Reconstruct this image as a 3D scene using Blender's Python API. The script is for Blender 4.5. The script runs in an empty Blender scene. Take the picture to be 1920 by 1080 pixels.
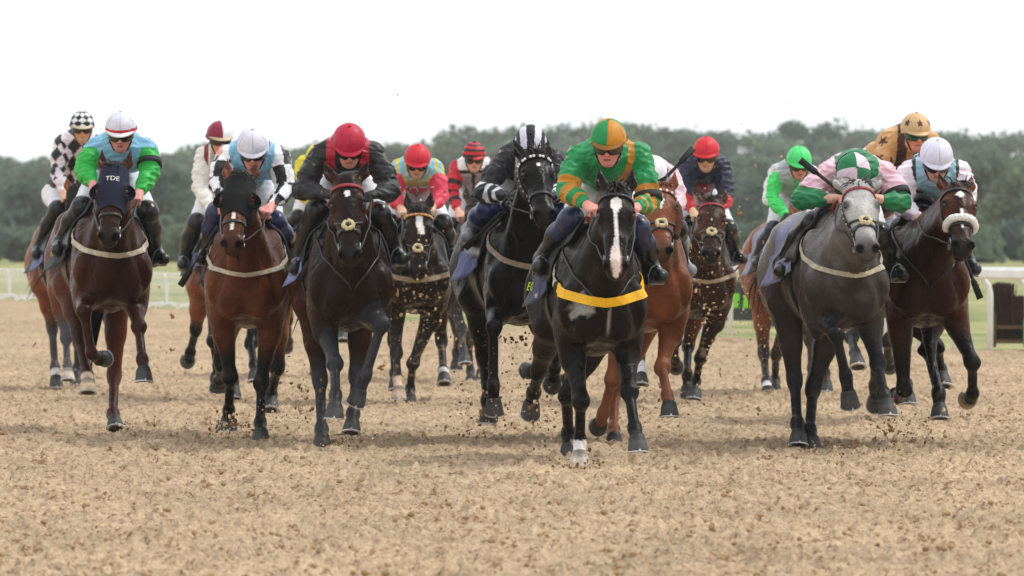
import bpy, math, random
import numpy as np
from mathutils import Vector, Matrix
from mathutils.bvhtree import BVHTree
from concurrent.futures import ThreadPoolExecutor

S = bpy.context.scene
COL = S.collection
R = math.radians

# ---------------------------------------------------------------- camera, sky, sun, exposure
FPX, CAMY, CAMH, HOR = 11025.0, -35.0, 1.36, 441.0
cam_d = bpy.data.cameras.new('camera')
cam = bpy.data.objects.new('camera', cam_d); COL.objects.link(cam)
cam.location = (0, CAMY, CAMH); cam.rotation_euler = (R(90), 0, 0)
cam_d.sensor_width = 36; cam_d.lens = FPX / 1920 * 36
cam_d.shift_y = -(540 - HOR) / 1920
cam_d.clip_start = 0.5; cam_d.clip_end = 5000
cam_d.dof.use_dof = True; cam_d.dof.focus_distance = 35.6; cam_d.dof.aperture_fstop = 6.6
S.camera = cam

SUN_EL, SUN_AZ = R(56), R(72)
w = bpy.data.worlds.new('World'); S.world = w; w.use_nodes = True
nt = w.node_tree; nt.nodes.clear()
out = nt.nodes.new('ShaderNodeOutputWorld'); bg = nt.nodes.new('ShaderNodeBackground')
sky = nt.nodes.new('ShaderNodeTexSky'); sky.sky_type = 'NISHITA'; sky.sun_disc = False
sky.sun_elevation = SUN_EL; sky.sun_rotation = SUN_AZ
tc = nt.nodes.new('ShaderNodeTexCoord'); mp = nt.nodes.new('ShaderNodeMapping'); mp.inputs['Scale'].default_value = (1, 1, 3)
cn = nt.nodes.new('ShaderNodeTexNoise'); cn.inputs['Scale'].default_value = 2.2; cn.inputs['Detail'].default_value = 5
cr = nt.nodes.new('ShaderNodeValToRGB')
cr.color_ramp.elements[0].position = .3; cr.color_ramp.elements[0].color = (9.3, 9.8, 10.1, 1)
cr.color_ramp.elements[1].position = .7; cr.color_ramp.elements[1].color = (11.6, 11.6, 11.6, 1)
mx = nt.nodes.new('ShaderNodeMix'); mx.data_type = 'RGBA'; mx.inputs[0].default_value = .93
L = nt.links.new
L(tc.outputs['Generated'], mp.inputs['Vector']); L(mp.outputs[0], cn.inputs['Vector']); L(cn.outputs['Fac'], cr.inputs['Fac'])
L(sky.outputs[0], mx.inputs[6]); L(cr.outputs[0], mx.inputs[7]); L(mx.outputs[2], bg.inputs['Color'])
bg.inputs['Strength'].default_value = 0.111
L(bg.outputs[0], out.inputs['Surface'])
sd = bpy.data.lights.new('sun', 'SUN'); so = bpy.data.objects.new('sun', sd); COL.objects.link(so)
sd.energy = 1.9; sd.angle = R(8); sd.color = (1, .96, .9)
_sv = Vector((math.sin(SUN_AZ) * math.cos(SUN_EL), math.cos(SUN_AZ) * math.cos(SUN_EL), math.sin(SUN_EL)))
so.rotation_euler = _sv.to_track_quat('Z', 'Y').to_euler()
so.location = (0, 0, 40)
S.view_settings.view_transform = 'Standard'; S.view_settings.look = 'None'
S.view_settings.exposure = 0; S.view_settings.gamma = 1
S.cycles.max_bounces = 5; S.cycles.transparent_max_bounces = 8; S.cycles.volume_bounces = 1
S.cycles.use_adaptive_sampling = True; S.cycles.adaptive_threshold = 0.02

def at(px, py, d):
    """world point seen at pixel (px, py) of the 1920x1080 photograph, d metres from the camera"""
    return np.array(((px - 960) * d / FPX, CAMY + d, CAMH - (py - HOR) * d / FPX))

def lin(r, g, b):
    f = lambda c: (c / 255 / 12.92) if c / 255 <= .04045 else ((c / 255 + .055) / 1.055) ** 2.4
    return np.array((f(r), f(g), f(b)))

# ---------------------------------------------------------------- materials
def mat(name, col=None, rough=.6, spec=.5, attr=None, noise=None, bump=None, metal=0, sheen=0, coat=0, ramp=None, extra=None):
    """principled material: base colour or colour attribute, broken up by noise, with a noise bump"""
    m = bpy.data.materials.new(name); m.use_nodes = True
    n = m.node_tree.nodes; l = m.node_tree.links.new
    p = n['Principled BSDF']
    p.inputs['Roughness'].default_value = rough; p.inputs['Specular IOR Level'].default_value = spec
    p.inputs['Metallic'].default_value = metal
    p.inputs['Sheen Weight'].default_value = sheen; p.inputs['Coat Weight'].default_value = coat
    p.inputs['Coat Roughness'].default_value = .25
    tcn = n.new('ShaderNodeTexCoord')
    if attr:
        a = n.new('ShaderNodeAttribute'); a.attribute_name = attr; src = a.outputs['Color']
    else:
        a = n.new('ShaderNodeRGB'); a.outputs[0].default_value = (*col, 1); src = a.outputs[0]
    for (sc, lo, hi, det) in (noise or []):
        t = n.new('ShaderNodeTexNoise'); t.inputs['Scale'].default_value = sc; t.inputs['Detail'].default_value = det
        l(tcn.outputs['Object'], t.inputs['Vector'])
        r = n.new('ShaderNodeMapRange'); r.inputs[1].default_value = .3; r.inputs[2].default_value = .7
        r.inputs[3].default_value = lo; r.inputs[4].default_value = hi
        l(t.outputs['Fac'], r.inputs[0])
        x = n.new('ShaderNodeMix'); x.data_type = 'RGBA'; x.blend_type = 'MULTIPLY'; x.inputs[0].default_value = 1
        l(src, x.inputs[6]); l(r.outputs[0], x.inputs[7]); src = x.outputs[2]
    l(src, p.inputs['Base Color'])
    prev = None
    for bb in (bump or []):
        sc, st, dist, det = bb[:4]
        t = n.new('ShaderNodeTexNoise'); t.inputs['Scale'].default_value = sc; t.inputs['Detail'].default_value = det
        l(tcn.outputs['Object'], t.inputs['Vector'])
        if len(bb) > 4:      # creases: ridged noise, stretched
            t.noise_type = 'RIDGED_MULTIFRACTAL'; t.inputs['Distortion'].default_value = bb[4]; t.inputs['Roughness'].default_value = .45
            mp_ = n.new('ShaderNodeMapping'); mp_.inputs['Scale'].default_value = bb[5]; mp_.inputs['Rotation'].default_value = (.5, .4, .3)
            l(tcn.outputs['Object'], mp_.inputs[0]); l(mp_.outputs[0], t.inputs['Vector'])
        b = n.new('ShaderNodeBump'); b.inputs['Strength'].default_value = st; b.inputs['Distance'].default_value = dist
        l(t.outputs['Fac'], b.inputs['Height'])
        if prev: l(prev, b.inputs['Normal'])
        prev = b.outputs[0]
    if prev: l(prev, p.inputs['Normal'])
    if extra: extra(m, n, l, p, tcn, src)
    return m

def veins(m, n, l, p, tcn, src):
    # skin veins: thin raised lines of a warped cell pattern
    ns = n.new('ShaderNodeTexNoise'); ns.inputs['Scale'].default_value = 5; l(tcn.outputs['Object'], ns.inputs['Vector'])
    ad = n.new('ShaderNodeVectorMath'); ad.operation = 'MULTIPLY_ADD'; ad.inputs[1].default_value = (.25, .25, .25)
    l(ns.outputs['Color'], ad.inputs[0]); l(tcn.outputs['Object'], ad.inputs[2])
    v = n.new('ShaderNodeTexVoronoi'); v.feature = 'DISTANCE_TO_EDGE'; v.inputs['Scale'].default_value = 5.5
    l(ad.outputs[0], v.inputs['Vector'])
    r = n.new('ShaderNodeMapRange'); r.interpolation_type = 'SMOOTHSTEP'; r.inputs[1].default_value = .0; r.inputs[2].default_value = .06; r.inputs[3].default_value = 1; r.inputs[4].default_value = 0
    l(v.outputs['Distance'], r.inputs[0])
    b = n.new('ShaderNodeBump'); b.inputs['Strength'].default_value = .28; b.inputs['Distance'].default_value = .006
    l(r.outputs[0], b.inputs['Height']); l(p.inputs['Normal'].links[0].from_socket, b.inputs['Normal']); l(b.outputs[0], p.inputs['Normal'])
    t = n.new('ShaderNodeTexNoise'); t.inputs['Scale'].default_value = 3.5; t.inputs['Detail'].default_value = 3; l(tcn.outputs['Object'], t.inputs['Vector'])
    q = n.new('ShaderNodeMapRange'); q.inputs[1].default_value = .35; q.inputs[2].default_value = .65; q.inputs[3].default_value = .24; q.inputs[4].default_value = .46
    l(t.outputs['Fac'], q.inputs[0]); l(q.outputs[0], p.inputs['Roughness'])

M = {}
M['coat'] = mat('horse_coat', attr='Col', extra=veins, rough=.33, spec=.12, noise=[(6, .7, 1.22, 4), (80, .8, 1.15, 3)], bump=[(10, .6, .03, 3), (6.5, .5, .016, 2, .9, (1, 1, .5)), (24, .3, .004, 2, 1.4, (1, 1, .35)), (190, .35, .002, 2)])
M['hoof'] = mat('hoof_horn', attr='Col', rough=.6, noise=[(22, .6, 1.3, 5)], bump=[(60, .4, .003, 3)])
M['shoe'] = mat('shoe_aluminium', lin(205, 205, 205), rough=.4, metal=.6, noise=[(30, .7, 1.1, 3)])
M['hair'] = mat('horse_hair', lin(24, 21, 21), rough=.45, noise=[(50, .6, 1.4, 3)])
M['hairbay'] = mat('chestnut_hair', lin(110, 52, 28), rough=.5, noise=[(50, .6, 1.4, 3)])
M['hairgrey'] = mat('grey_hair', lin(70, 66, 66), rough=.5, noise=[(50, .6, 1.4, 3)])
M['eye'] = mat('eye_dark', lin(14, 9, 7), rough=.08, spec=.8)
M['leather'] = mat('black_leather', lin(26, 24, 25), rough=.38, noise=[(40, .7, 1.3, 3)], bump=[(90, .2, .002, 2)])
M['tan'] = mat('tan_rein_leather', lin(168, 78, 44), rough=.55, noise=[(40, .75, 1.2, 3)])
M['steel'] = mat('bit_steel', lin(150, 152, 155), rough=.3, metal=1)
M['fleece'] = mat('sheepskin', lin(246, 243, 238), rough=.95, noise=[(60, .8, 1.05, 3)], bump=[(80, .9, .012, 4)])
M['cream'] = mat('cream_fleece', lin(226, 208, 165), rough=.95, noise=[(60, .8, 1.05, 3)], bump=[(80, .9, .012, 4)])
M['band'] = mat('pale_webbing', lin(196, 186, 165), rough=.8, noise=[(25, .7, 1.1, 4)])
M['dband'] = mat('dusty_webbing', lin(158, 140, 120), rough=.8, noise=[(25, .7, 1.1, 4)])
M['yellow'] = mat('yellow_webbing', lin(243, 186, 12), rough=.6, noise=[(25, .9, 1.05, 4)])
M['navyhood'] = mat('navy_mesh_hood', lin(22, 26, 50), rough=.75, spec=.25, noise=[(120, .75, 1.2, 2)], bump=[(260, .35, .002, 2)])
M['blackhood'] = mat('black_mesh_hood', lin(13, 13, 15), rough=.75, spec=.2, noise=[(120, .75, 1.2, 2)], bump=[(260, .35, .002, 2)])
M['silk'] = mat('racing_silk', attr='Col', rough=.46, spec=.4, sheen=.1, noise=[(9, .88, 1.06, 3)], bump=[(7, .75, .016, 3, 1.2, (1, 1, 2.2)), (15, .45, .007, 3, .8, (1.6, 1, 1)), (90, .2, .003, 2)])
M['cap'] = mat('cap_silk', attr='Col', rough=.5, spec=.4, noise=[(20, .9, 1.06, 3)], bump=[(26, .3, .008, 3)])
M['breech'] = mat('white_breeches', lin(238, 238, 243), rough=.7, noise=[(14, .86, 1.04, 4)], bump=[(8, .5, .012, 3, 1., (1, 1, 1.8)), (60, .2, .004, 3)])
M['boot'] = mat('boot_leather', attr='Col', rough=.3, spec=.45, noise=[(30, .7, 1.2, 3)], bump=[(14, .5, .02, 4)])
M['skin'] = mat('skin', attr='Col', rough=.55, noise=[(40, .88, 1.08, 3)], bump=[(120, .12, .002, 2)])
M['goggle'] = mat('goggle_lens', lin(8, 8, 10), rough=.06, spec=.9)
M['goggleg'] = mat('green_goggle_lens', lin(10, 70, 52), rough=.08, spec=.9)
M['strap'] = mat('black_strap', lin(18, 18, 20), rough=.7)
M['cloth'] = mat('saddle_cloth', attr='Col', rough=.75, sheen=.1, noise=[(14, .85, 1.08, 4)], bump=[(18, .5, .014, 4)])
M['rail'] = mat('white_rail_plastic', lin(238, 240, 240), rough=.35, noise=[(3, .88, 1.02, 4)])

# ---------------------------------------------------------------- mesh helpers
def mesh_obj(name, V, F, m, parent=None, col=None, smooth=True, loc=None, fcol=None):
    V = np.asarray(V, 'f'); me = bpy.data.meshes.new(name)
    if isinstance(F, np.ndarray):
        tot = np.full(len(F), F.shape[1], 'i'); li = F.ravel().astype('i')
    else:
        tot = np.array([len(f) for f in F], 'i'); li = np.array([i for f in F for i in f], 'i')
    me.vertices.add(len(V)); me.vertices.foreach_set('co', V.ravel())
    me.loops.add(len(li)); me.loops.foreach_set('vertex_index', li)
    me.polygons.add(len(tot)); me.polygons.foreach_set('loop_start', np.concatenate(([0], np.cumsum(tot)[:-1])).astype('i'))
    me.polygons.foreach_set('loop_total', tot)
    me.polygons.foreach_set('use_smooth', np.full(len(tot), smooth))
    me.update(calc_edges=True); me.validate()
    if col is not None:
        a = me.color_attributes.new('Col', 'FLOAT_COLOR', 'POINT')
        a.data.foreach_set('color', np.hstack((np.asarray(col, 'f'), np.ones((len(V), 1), 'f'))).ravel())
    if fcol is not None:
        a = me.color_attributes.new('Col', 'FLOAT_COLOR', 'CORNER')
        c = np.repeat(np.asarray(fcol, 'f'), tot, axis=0)
        a.data.foreach_set('color', np.hstack((c, np.ones((len(c), 1), 'f'))).ravel())
    me.materials.append(m)
    o = bpy.data.objects.new(name, me); COL.objects.link(o)
    if parent: o.parent = parent
    if loc is not None: o.location = loc
    return o

def empty(name, loc, rz=0.0):
    o = bpy.data.objects.new(name, None); COL.objects.link(o)
    o.location = loc; o.rotation_euler = (0, 0, rz); o.empty_display_size = .1
    return o

def tag(o, label=None, cat=None, group=None, kind=None):
    if label: o['label'] = label
    if cat: o['category'] = cat
    if group: o['group'] = group
    if kind: o['kind'] = kind
    return o

def unit(v):
    v = np.asarray(v, float); return v / (np.linalg.norm(v) + 1e-9)

class MB:
    """collects shapes and links them as ONE mesh object"""
    def __init__(s): s.V = []; s.F = []; s.C = []; s.n = 0
    def add(s, V, F, c=None):
        V = np.asarray(V, float); s.V.append(V); s.F += [tuple(int(i) + s.n for i in f) for f in F]; s.n += len(V)
        if c is not None: s.C.append(np.tile(np.asarray(c, float), (len(V), 1)) if np.ndim(c) == 1 else np.asarray(c))
        return s
    def build(s, name, m, parent=None, smooth=True, loc=None):
        return mesh_obj(name, np.vstack(s.V), s.F, m, parent, col=np.vstack(s.C) if s.C else None, smooth=smooth, loc=loc)
    def tube(s, P, r, n=8, c=None, closed=False, flat=None):
        P = [np.asarray(p, float) for p in P]; k = len(P)
        rr = r if np.ndim(r) else [r] * k
        V = []; prev = None
        for i in range(k):
            t = unit(P[(i + 1) % k] - P[i - 1]) if closed else unit(P[min(i + 1, k - 1)] - P[max(i - 1, 0)])
            if prev is None:
                a = np.array((0, 0, 1.)) if abs(t[2]) < .9 else np.array((1., 0, 0))
                u = unit(np.cross(t, a))
            else: u = unit(prev - t * prev.dot(t))
            prev = u; v = np.cross(t, u)
            for j in range(n):
                an = 2 * math.pi * j / n
                V.append(P[i] + rr[i] * (math.cos(an) * u + math.sin(an) * v * (flat or 1)))
        F = []
        for i in range(k if closed else k - 1):
            for j in range(n):
                a, b = i * n + j, i * n + (j + 1) % n; e, f = ((i + 1) % k) * n + j, ((i + 1) % k) * n + (j + 1) % n
                F.append((a, b, f, e))
        if not closed: F.append(tuple(range(n - 1, -1, -1))); F.append(tuple((k - 1) * n + j for j in range(n)))
        return s.add(V, F, c)
    def box(s, c0, sx, sy, sz, rot=None, c=None):
        V = np.array([(x, y, z) for x in (-.5, .5) for y in (-.5, .5) for z in (-.5, .5)]) * (sx, sy, sz)
        if rot is not None: V = V @ np.asarray(rot).T
        return s.add(V + np.asarray(c0), [(0, 1, 3, 2), (4, 6, 7, 5), (0, 4, 5, 1), (2, 3, 7, 6), (0, 2, 6, 4), (1, 5, 7, 3)], c)
    def strip(s, E1, E2, N, th, closed=False, c=None):
        """flat band: edge lines E1, E2, outward normals N, thickness th"""
        k = len(E1); V = []
        for a, b, nn in zip(E1, E2, N):
            V += [a, b, b + nn * th, a + nn * th]
        F = []
        for i in range(k if closed else k - 1):
            j = (i + 1) % k
            for q in range(4):
                F.append((i * 4 + q, j * 4 + q, j * 4 + (q + 1) % 4, i * 4 + (q + 1) % 4))
        if not closed: F += [(0, 1, 2, 3), tuple((k - 1) * 4 + q for q in (3, 2, 1, 0))]
        return s.add(V, F, c)
    def grid(s, P, c=None, th=0, N=None):
        """P: (a, b, 3) surface; with th it becomes a closed shell along N"""
        a, b = P.shape[:2]; V = P.reshape(-1, 3)
        F = [(i * b + j, i * b + j + 1, (i + 1) * b + j + 1, (i + 1) * b + j) for i in range(a - 1) for j in range(b - 1)]
        if th:
            V2 = V + N.reshape(-1, 3) * th; n0 = len(V)
            F2 = [tuple(n0 + q for q in f[::-1]) for f in F]
            E = [(i, i + 1) for i in range(b - 1)] + [((a - 1) * b + i + 1, (a - 1) * b + i) for i in range(b - 1)] + \
                [((i + 1) * b, i * b) for i in range(a - 1)] + [(i * b + b - 1, (i + 1) * b + b - 1) for i in range(a - 1)]
            F3 = [(y, x, x + n0, y + n0) for x, y in E]
            V = np.vstack((V, V2)); F = F + F2 + F3
            if c is not None and np.ndim(c) > 1: c = np.vstack((c.reshape(-1, 3), c.reshape(-1, 3)))
        elif c is not None and np.ndim(c) > 1: c = c.reshape(-1, 3)
        return s.add(V, F, c)
    def ball(s, c0, r, n=10, c=None, rot=None, cut=None):
        V = []; F = []
        rr = np.asarray(r if np.ndim(r) else (r, r, r), float); m = n
        for i in range(n // 2 + 1):
            th = math.pi * i / (n // 2)
            for j in range(m):
                ph = 2 * math.pi * j / m
                V.append(rr * (math.sin(th) * math.cos(ph), math.sin(th) * math.sin(ph), math.cos(th)))
        for i in range(n // 2):
            for j in range(m):
                F.append((i * m + j, (i + 1) * m + j, (i + 1) * m + (j + 1) % m, i * m + (j + 1) % m))
        V = np.array(V)
        if rot is not None: V = V @ np.asarray(rot).T
        return s.add(V + np.asarray(c0), F, c)

# ---------------------------------------------------------------- organic bodies: signed distance fields joined smoothly, then surface nets
BIG = .3
def prim_box(p):
    if p[0] == 'c':
        _, a, b, ra, rb = p; r = max(ra, rb)
        return np.minimum(a, b) - r, np.maximum(a, b) + r
    _, c, Rm, r = p
    e = np.sqrt(((np.asarray(Rm).T * r) ** 2).sum(1)) if Rm is not None else np.asarray(r)
    return np.asarray(c) - e, np.asarray(c) + e

def prim_eval(p, X, Y, Z):
    if p[0] == 'c':
        _, a, b, ra, rb = p
        d = np.asarray(b, float) - a; L2 = float(d.dot(d)) + 1e-12
        x, y, z = X - a[0], Y - a[1], Z - a[2]
        t = np.clip((x * d[0] + y * d[1] + z * d[2]) / L2, 0, 1).astype('f')
        return np.sqrt((x - t * d[0]) ** 2 + (y - t * d[1]) ** 2 + (z - t * d[2]) ** 2) - (ra + (rb - ra) * t)
    _, c, Rm, r = p
    x, y, z = X - c[0], Y - c[1], Z - c[2]
    if Rm is not None:
        q = [x * Rm[i][0] + y * Rm[i][1] + z * Rm[i][2] for i in range(3)]
    else: q = [x, y, z]
    k0 = np.sqrt((q[0] / r[0]) ** 2 + (q[1] / r[1]) ** 2 + (q[2] / r[2]) ** 2)
    k1 = np.sqrt((q[0] / r[0] ** 2) ** 2 + (q[1] / r[1] ** 2) ** 2 + (q[2] / r[2] ** 2) ** 2) + 1e-9
    return k0 * (k0 - 1) / k1

def smin(a, b, k):
    h = np.maximum(k - np.abs(a - b), 0) / k
    return np.minimum(a, b) - h * h * k * .25

class Field:
    def __init__(s, lo, hi, v):
        s.lo = np.asarray(lo, 'f'); s.v = v
        s.n = np.ceil((np.asarray(hi) - s.lo) / v).astype(int) + 1
        s.ax = [(s.lo[i] + v * np.arange(s.n[i])).astype('f') for i in range(3)]
        s.a = np.full(s.n, BIG, 'f')
    def sl(s, lo, hi):
        i0 = np.clip(((lo - s.lo) / s.v).astype(int), 0, s.n); i1 = np.clip(((hi - s.lo) / s.v).astype(int) + 2, 0, s.n)
        return tuple(slice(int(a), int(b)) for a, b in zip(i0, i1))
    def xyz(s, q):
        return s.ax[0][q[0]][:, None, None], s.ax[1][q[1]][None, :, None], s.ax[2][q[2]][None, None, :]
    def add(s, p, k, neg=False):
        lo, hi = prim_box(p); m = k + 2 * s.v
        q = s.sl(lo - m, hi + m)
        d = prim_eval(p, *s.xyz(q)).astype('f')
        if neg: s.a[q] = -smin(-s.a[q], d, k)
        else: s.a[q] = smin(s.a[q], d, k)
    def limb(s, prims, k_in, k_join, base):
        """a limb: its prims blend with each other (k_in), then with the base trunk (k_join), never with other limbs"""
        bx = [prim_box(p) for p in prims]; m = k_join + 3 * s.v
        q = s.sl(np.min([b[0] for b in bx], 0) - m, np.max([b[1] for b in bx], 0) + m)
        g = Field.__new__(Field); g.v = s.v; g.ax = [s.ax[i][q[i]] for i in range(3)]
        g.lo = np.array([x[0] for x in g.ax]); g.n = np.array([len(x) for x in g.ax]); g.a = np.full(g.n, BIG, 'f')
        for p in prims: g.add(p[0] if isinstance(p[0], tuple) else p, k_in)
        s.a[q] = np.minimum(s.a[q], smin(base[q], g.a, k_join))
    def mesh(s, smooth=1):
        a = s.a; v = s.v; sg = a < 0
        cnt = np.zeros(tuple(s.n - 1), np.int8)
        for i in (0, 1):
            for j in (0, 1):
                for k in (0, 1):
                    cnt += sg[i:s.n[0] - 1 + i, j:s.n[1] - 1 + j, k:s.n[2] - 1 + k]
        I = np.argwhere((cnt > 0) & (cnt < 8)); nI = len(I)
        cor = np.array([(i, j, k) for i in (0, 1) for j in (0, 1) for k in (0, 1)])
        val = np.stack([a[I[:, 0] + c[0], I[:, 1] + c[1], I[:, 2] + c[2]] for c in cor], 1)
        P = np.zeros((nI, 3)); W = np.zeros(nI)
        for e0 in range(8):
            for e1 in range(e0 + 1, 8):
                if np.abs(cor[e0] - cor[e1]).sum() != 1: continue
                x = (val[:, e0] < 0) != (val[:, e1] < 0)
                t = val[:, e0] / (val[:, e0] - val[:, e1] + 1e-12)
                P[x] += cor[e0] + t[x, None] * (cor[e1] - cor[e0]); W[x] += 1
        V = s.lo + v * (I + P / W[:, None])
        idx = np.full(tuple(s.n), -1, np.int32); idx[I[:, 0], I[:, 1], I[:, 2]] = np.arange(nI)
        Q = []
        for d in range(3):
            o1, o2 = (d + 1) % 3, (d + 2) % 3
            sA = [slice(1, -1)] * 3; sA[d] = slice(0, -1); sB = list(sA); sB[d] = slice(1, None)
            A = sg[tuple(sA)]; x = np.argwhere(A != sg[tuple(sB)])
            off = np.array([1, 1, 1]); off[d] = 0
            x = x + off
            neg = sg[x[:, 0], x[:, 1], x[:, 2]]
            u1 = np.zeros(3, int); u1[o1] = 1; u2 = np.zeros(3, int); u2[o2] = 1
            g = lambda y: idx[y[:, 0], y[:, 1], y[:, 2]]
            f = np.stack((g(x - u1 - u2), g(x - u2), g(x), g(x - u1)), 1)
            f[~neg] = f[~neg][:, ::-1]
            Q.append(f)
        Q = np.vstack(Q); Q = Q[(Q >= 0).all(1)]
        for _ in range(smooth):
            acc = np.zeros_like(V); w = np.zeros(nI)
            for i in range(4):
                p, q = Q[:, i], Q[:, (i + 1) % 4]
                for c in range(3):
                    acc[:, c] += np.bincount(p, V[q, c], nI)
                    acc[:, c] += np.bincount(q, V[p, c], nI)
                w += np.bincount(p, minlength=nI); w += np.bincount(q, minlength=nI)
            V = V * .5 + .5 * acc / np.maximum(w, 1)[:, None]
        return V, Q

def normals(V, Q):
    n = np.cross(V[Q[:, 2]] - V[Q[:, 0]], V[Q[:, 3]] - V[Q[:, 1]]); N = np.zeros_like(V)
    for i in range(4):
        for c in range(3): N[:, c] += np.bincount(Q[:, i], n[:, c], len(V))
    return N / (np.linalg.norm(N, axis=1)[:, None] + 1e-9)

def submesh(V, Q, keep):
    f = Q[keep[Q].all(1)]; u, inv = np.unique(f, return_inverse=True)
    return V[u], inv.reshape(f.shape), u

def seg_dist(P, a, b):
    d = b - a; t = np.clip(((P - a) @ d) / (d @ d + 1e-9), 0, 1)
    return np.linalg.norm(P - a - t[:, None] * d, axis=1), t

def wob(P, f, seed, n=5):
    """cheap band-limited noise in -1..1"""
    rs = np.random.RandomState(seed); o = np.zeros(len(P))
    for i in range(n):
        d = rs.normal(size=3); d /= np.linalg.norm(d); e = rs.normal(size=3)
        o += np.sin((P @ d) * f * (.7 + .6 * rs.rand()) + 1.7 * np.sin((P @ e) * f * .5 + rs.rand() * 6) + rs.rand() * 6)
    return o / n

def sstep(x, a, b):
    t = np.clip((x - a) / (b - a), 0, 1); return t * t * (3 - 2 * t)
M['redbrow'] = mat('red_browband', lin(150, 44, 56), rough=.6, noise=[(160, .6, 1.3, 1)])
M['lime'] = mat('lime_lettering', lin(196, 240, 40), rough=.6, noise=[(30, .9, 1.05, 2)])
M['brownfleece'] = mat('brown_sheepskin', lin(92, 48, 32), rough=.95, noise=[(60, .6, 1.3, 3)], bump=[(80, .9, .012, 4)])

# ---------------------------------------------------------------- the horse
def hook(prev, px, py, L, sg):
    """next joint: on the sight line of (px, py) and L away from the previous joint, nearer (+) or farther (-)"""
    c = np.array((0, CAMY, CAMH)); r = at(px, py, 1.0) - c
    m = c - prev; A = r.dot(r); B = 2 * r.dot(m); C = m.dot(m) - L * L
    D = B * B - 4 * A * C
    t = -B / (2 * A) if D <= 0 else (-B - sg * math.sqrt(D)) / (2 * A)
    return c + r * t

def frame_of(h):
    a = at(h['chest'], 560, h['d'] - .55); b = at(h['rump'], 560, h['d'] + .75)
    f = a - b; f[2] = 0; f = unit(f)
    h['yaw'] = math.atan2(f[0], -f[1])
    o = a + (b - a) * (.55 / 1.3); h['O'] = np.array((o[0], o[1], 0.))
    c, s = math.cos(h['yaw']), math.sin(h['yaw'])
    h['Rm'] = np.array(((c, -s, 0), (s, c, 0), (0, 0, 1.)))      # local -> world
def to_w(h, p): return h['O'] + h['Rm'] @ np.asarray(p, float)
def to_l(h, p): return h['Rm'].T @ (np.asarray(p, float) - h['O'])
def lpx(h, px, py, u): return to_l(h, at(px, py, h['d'] - u))

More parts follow.
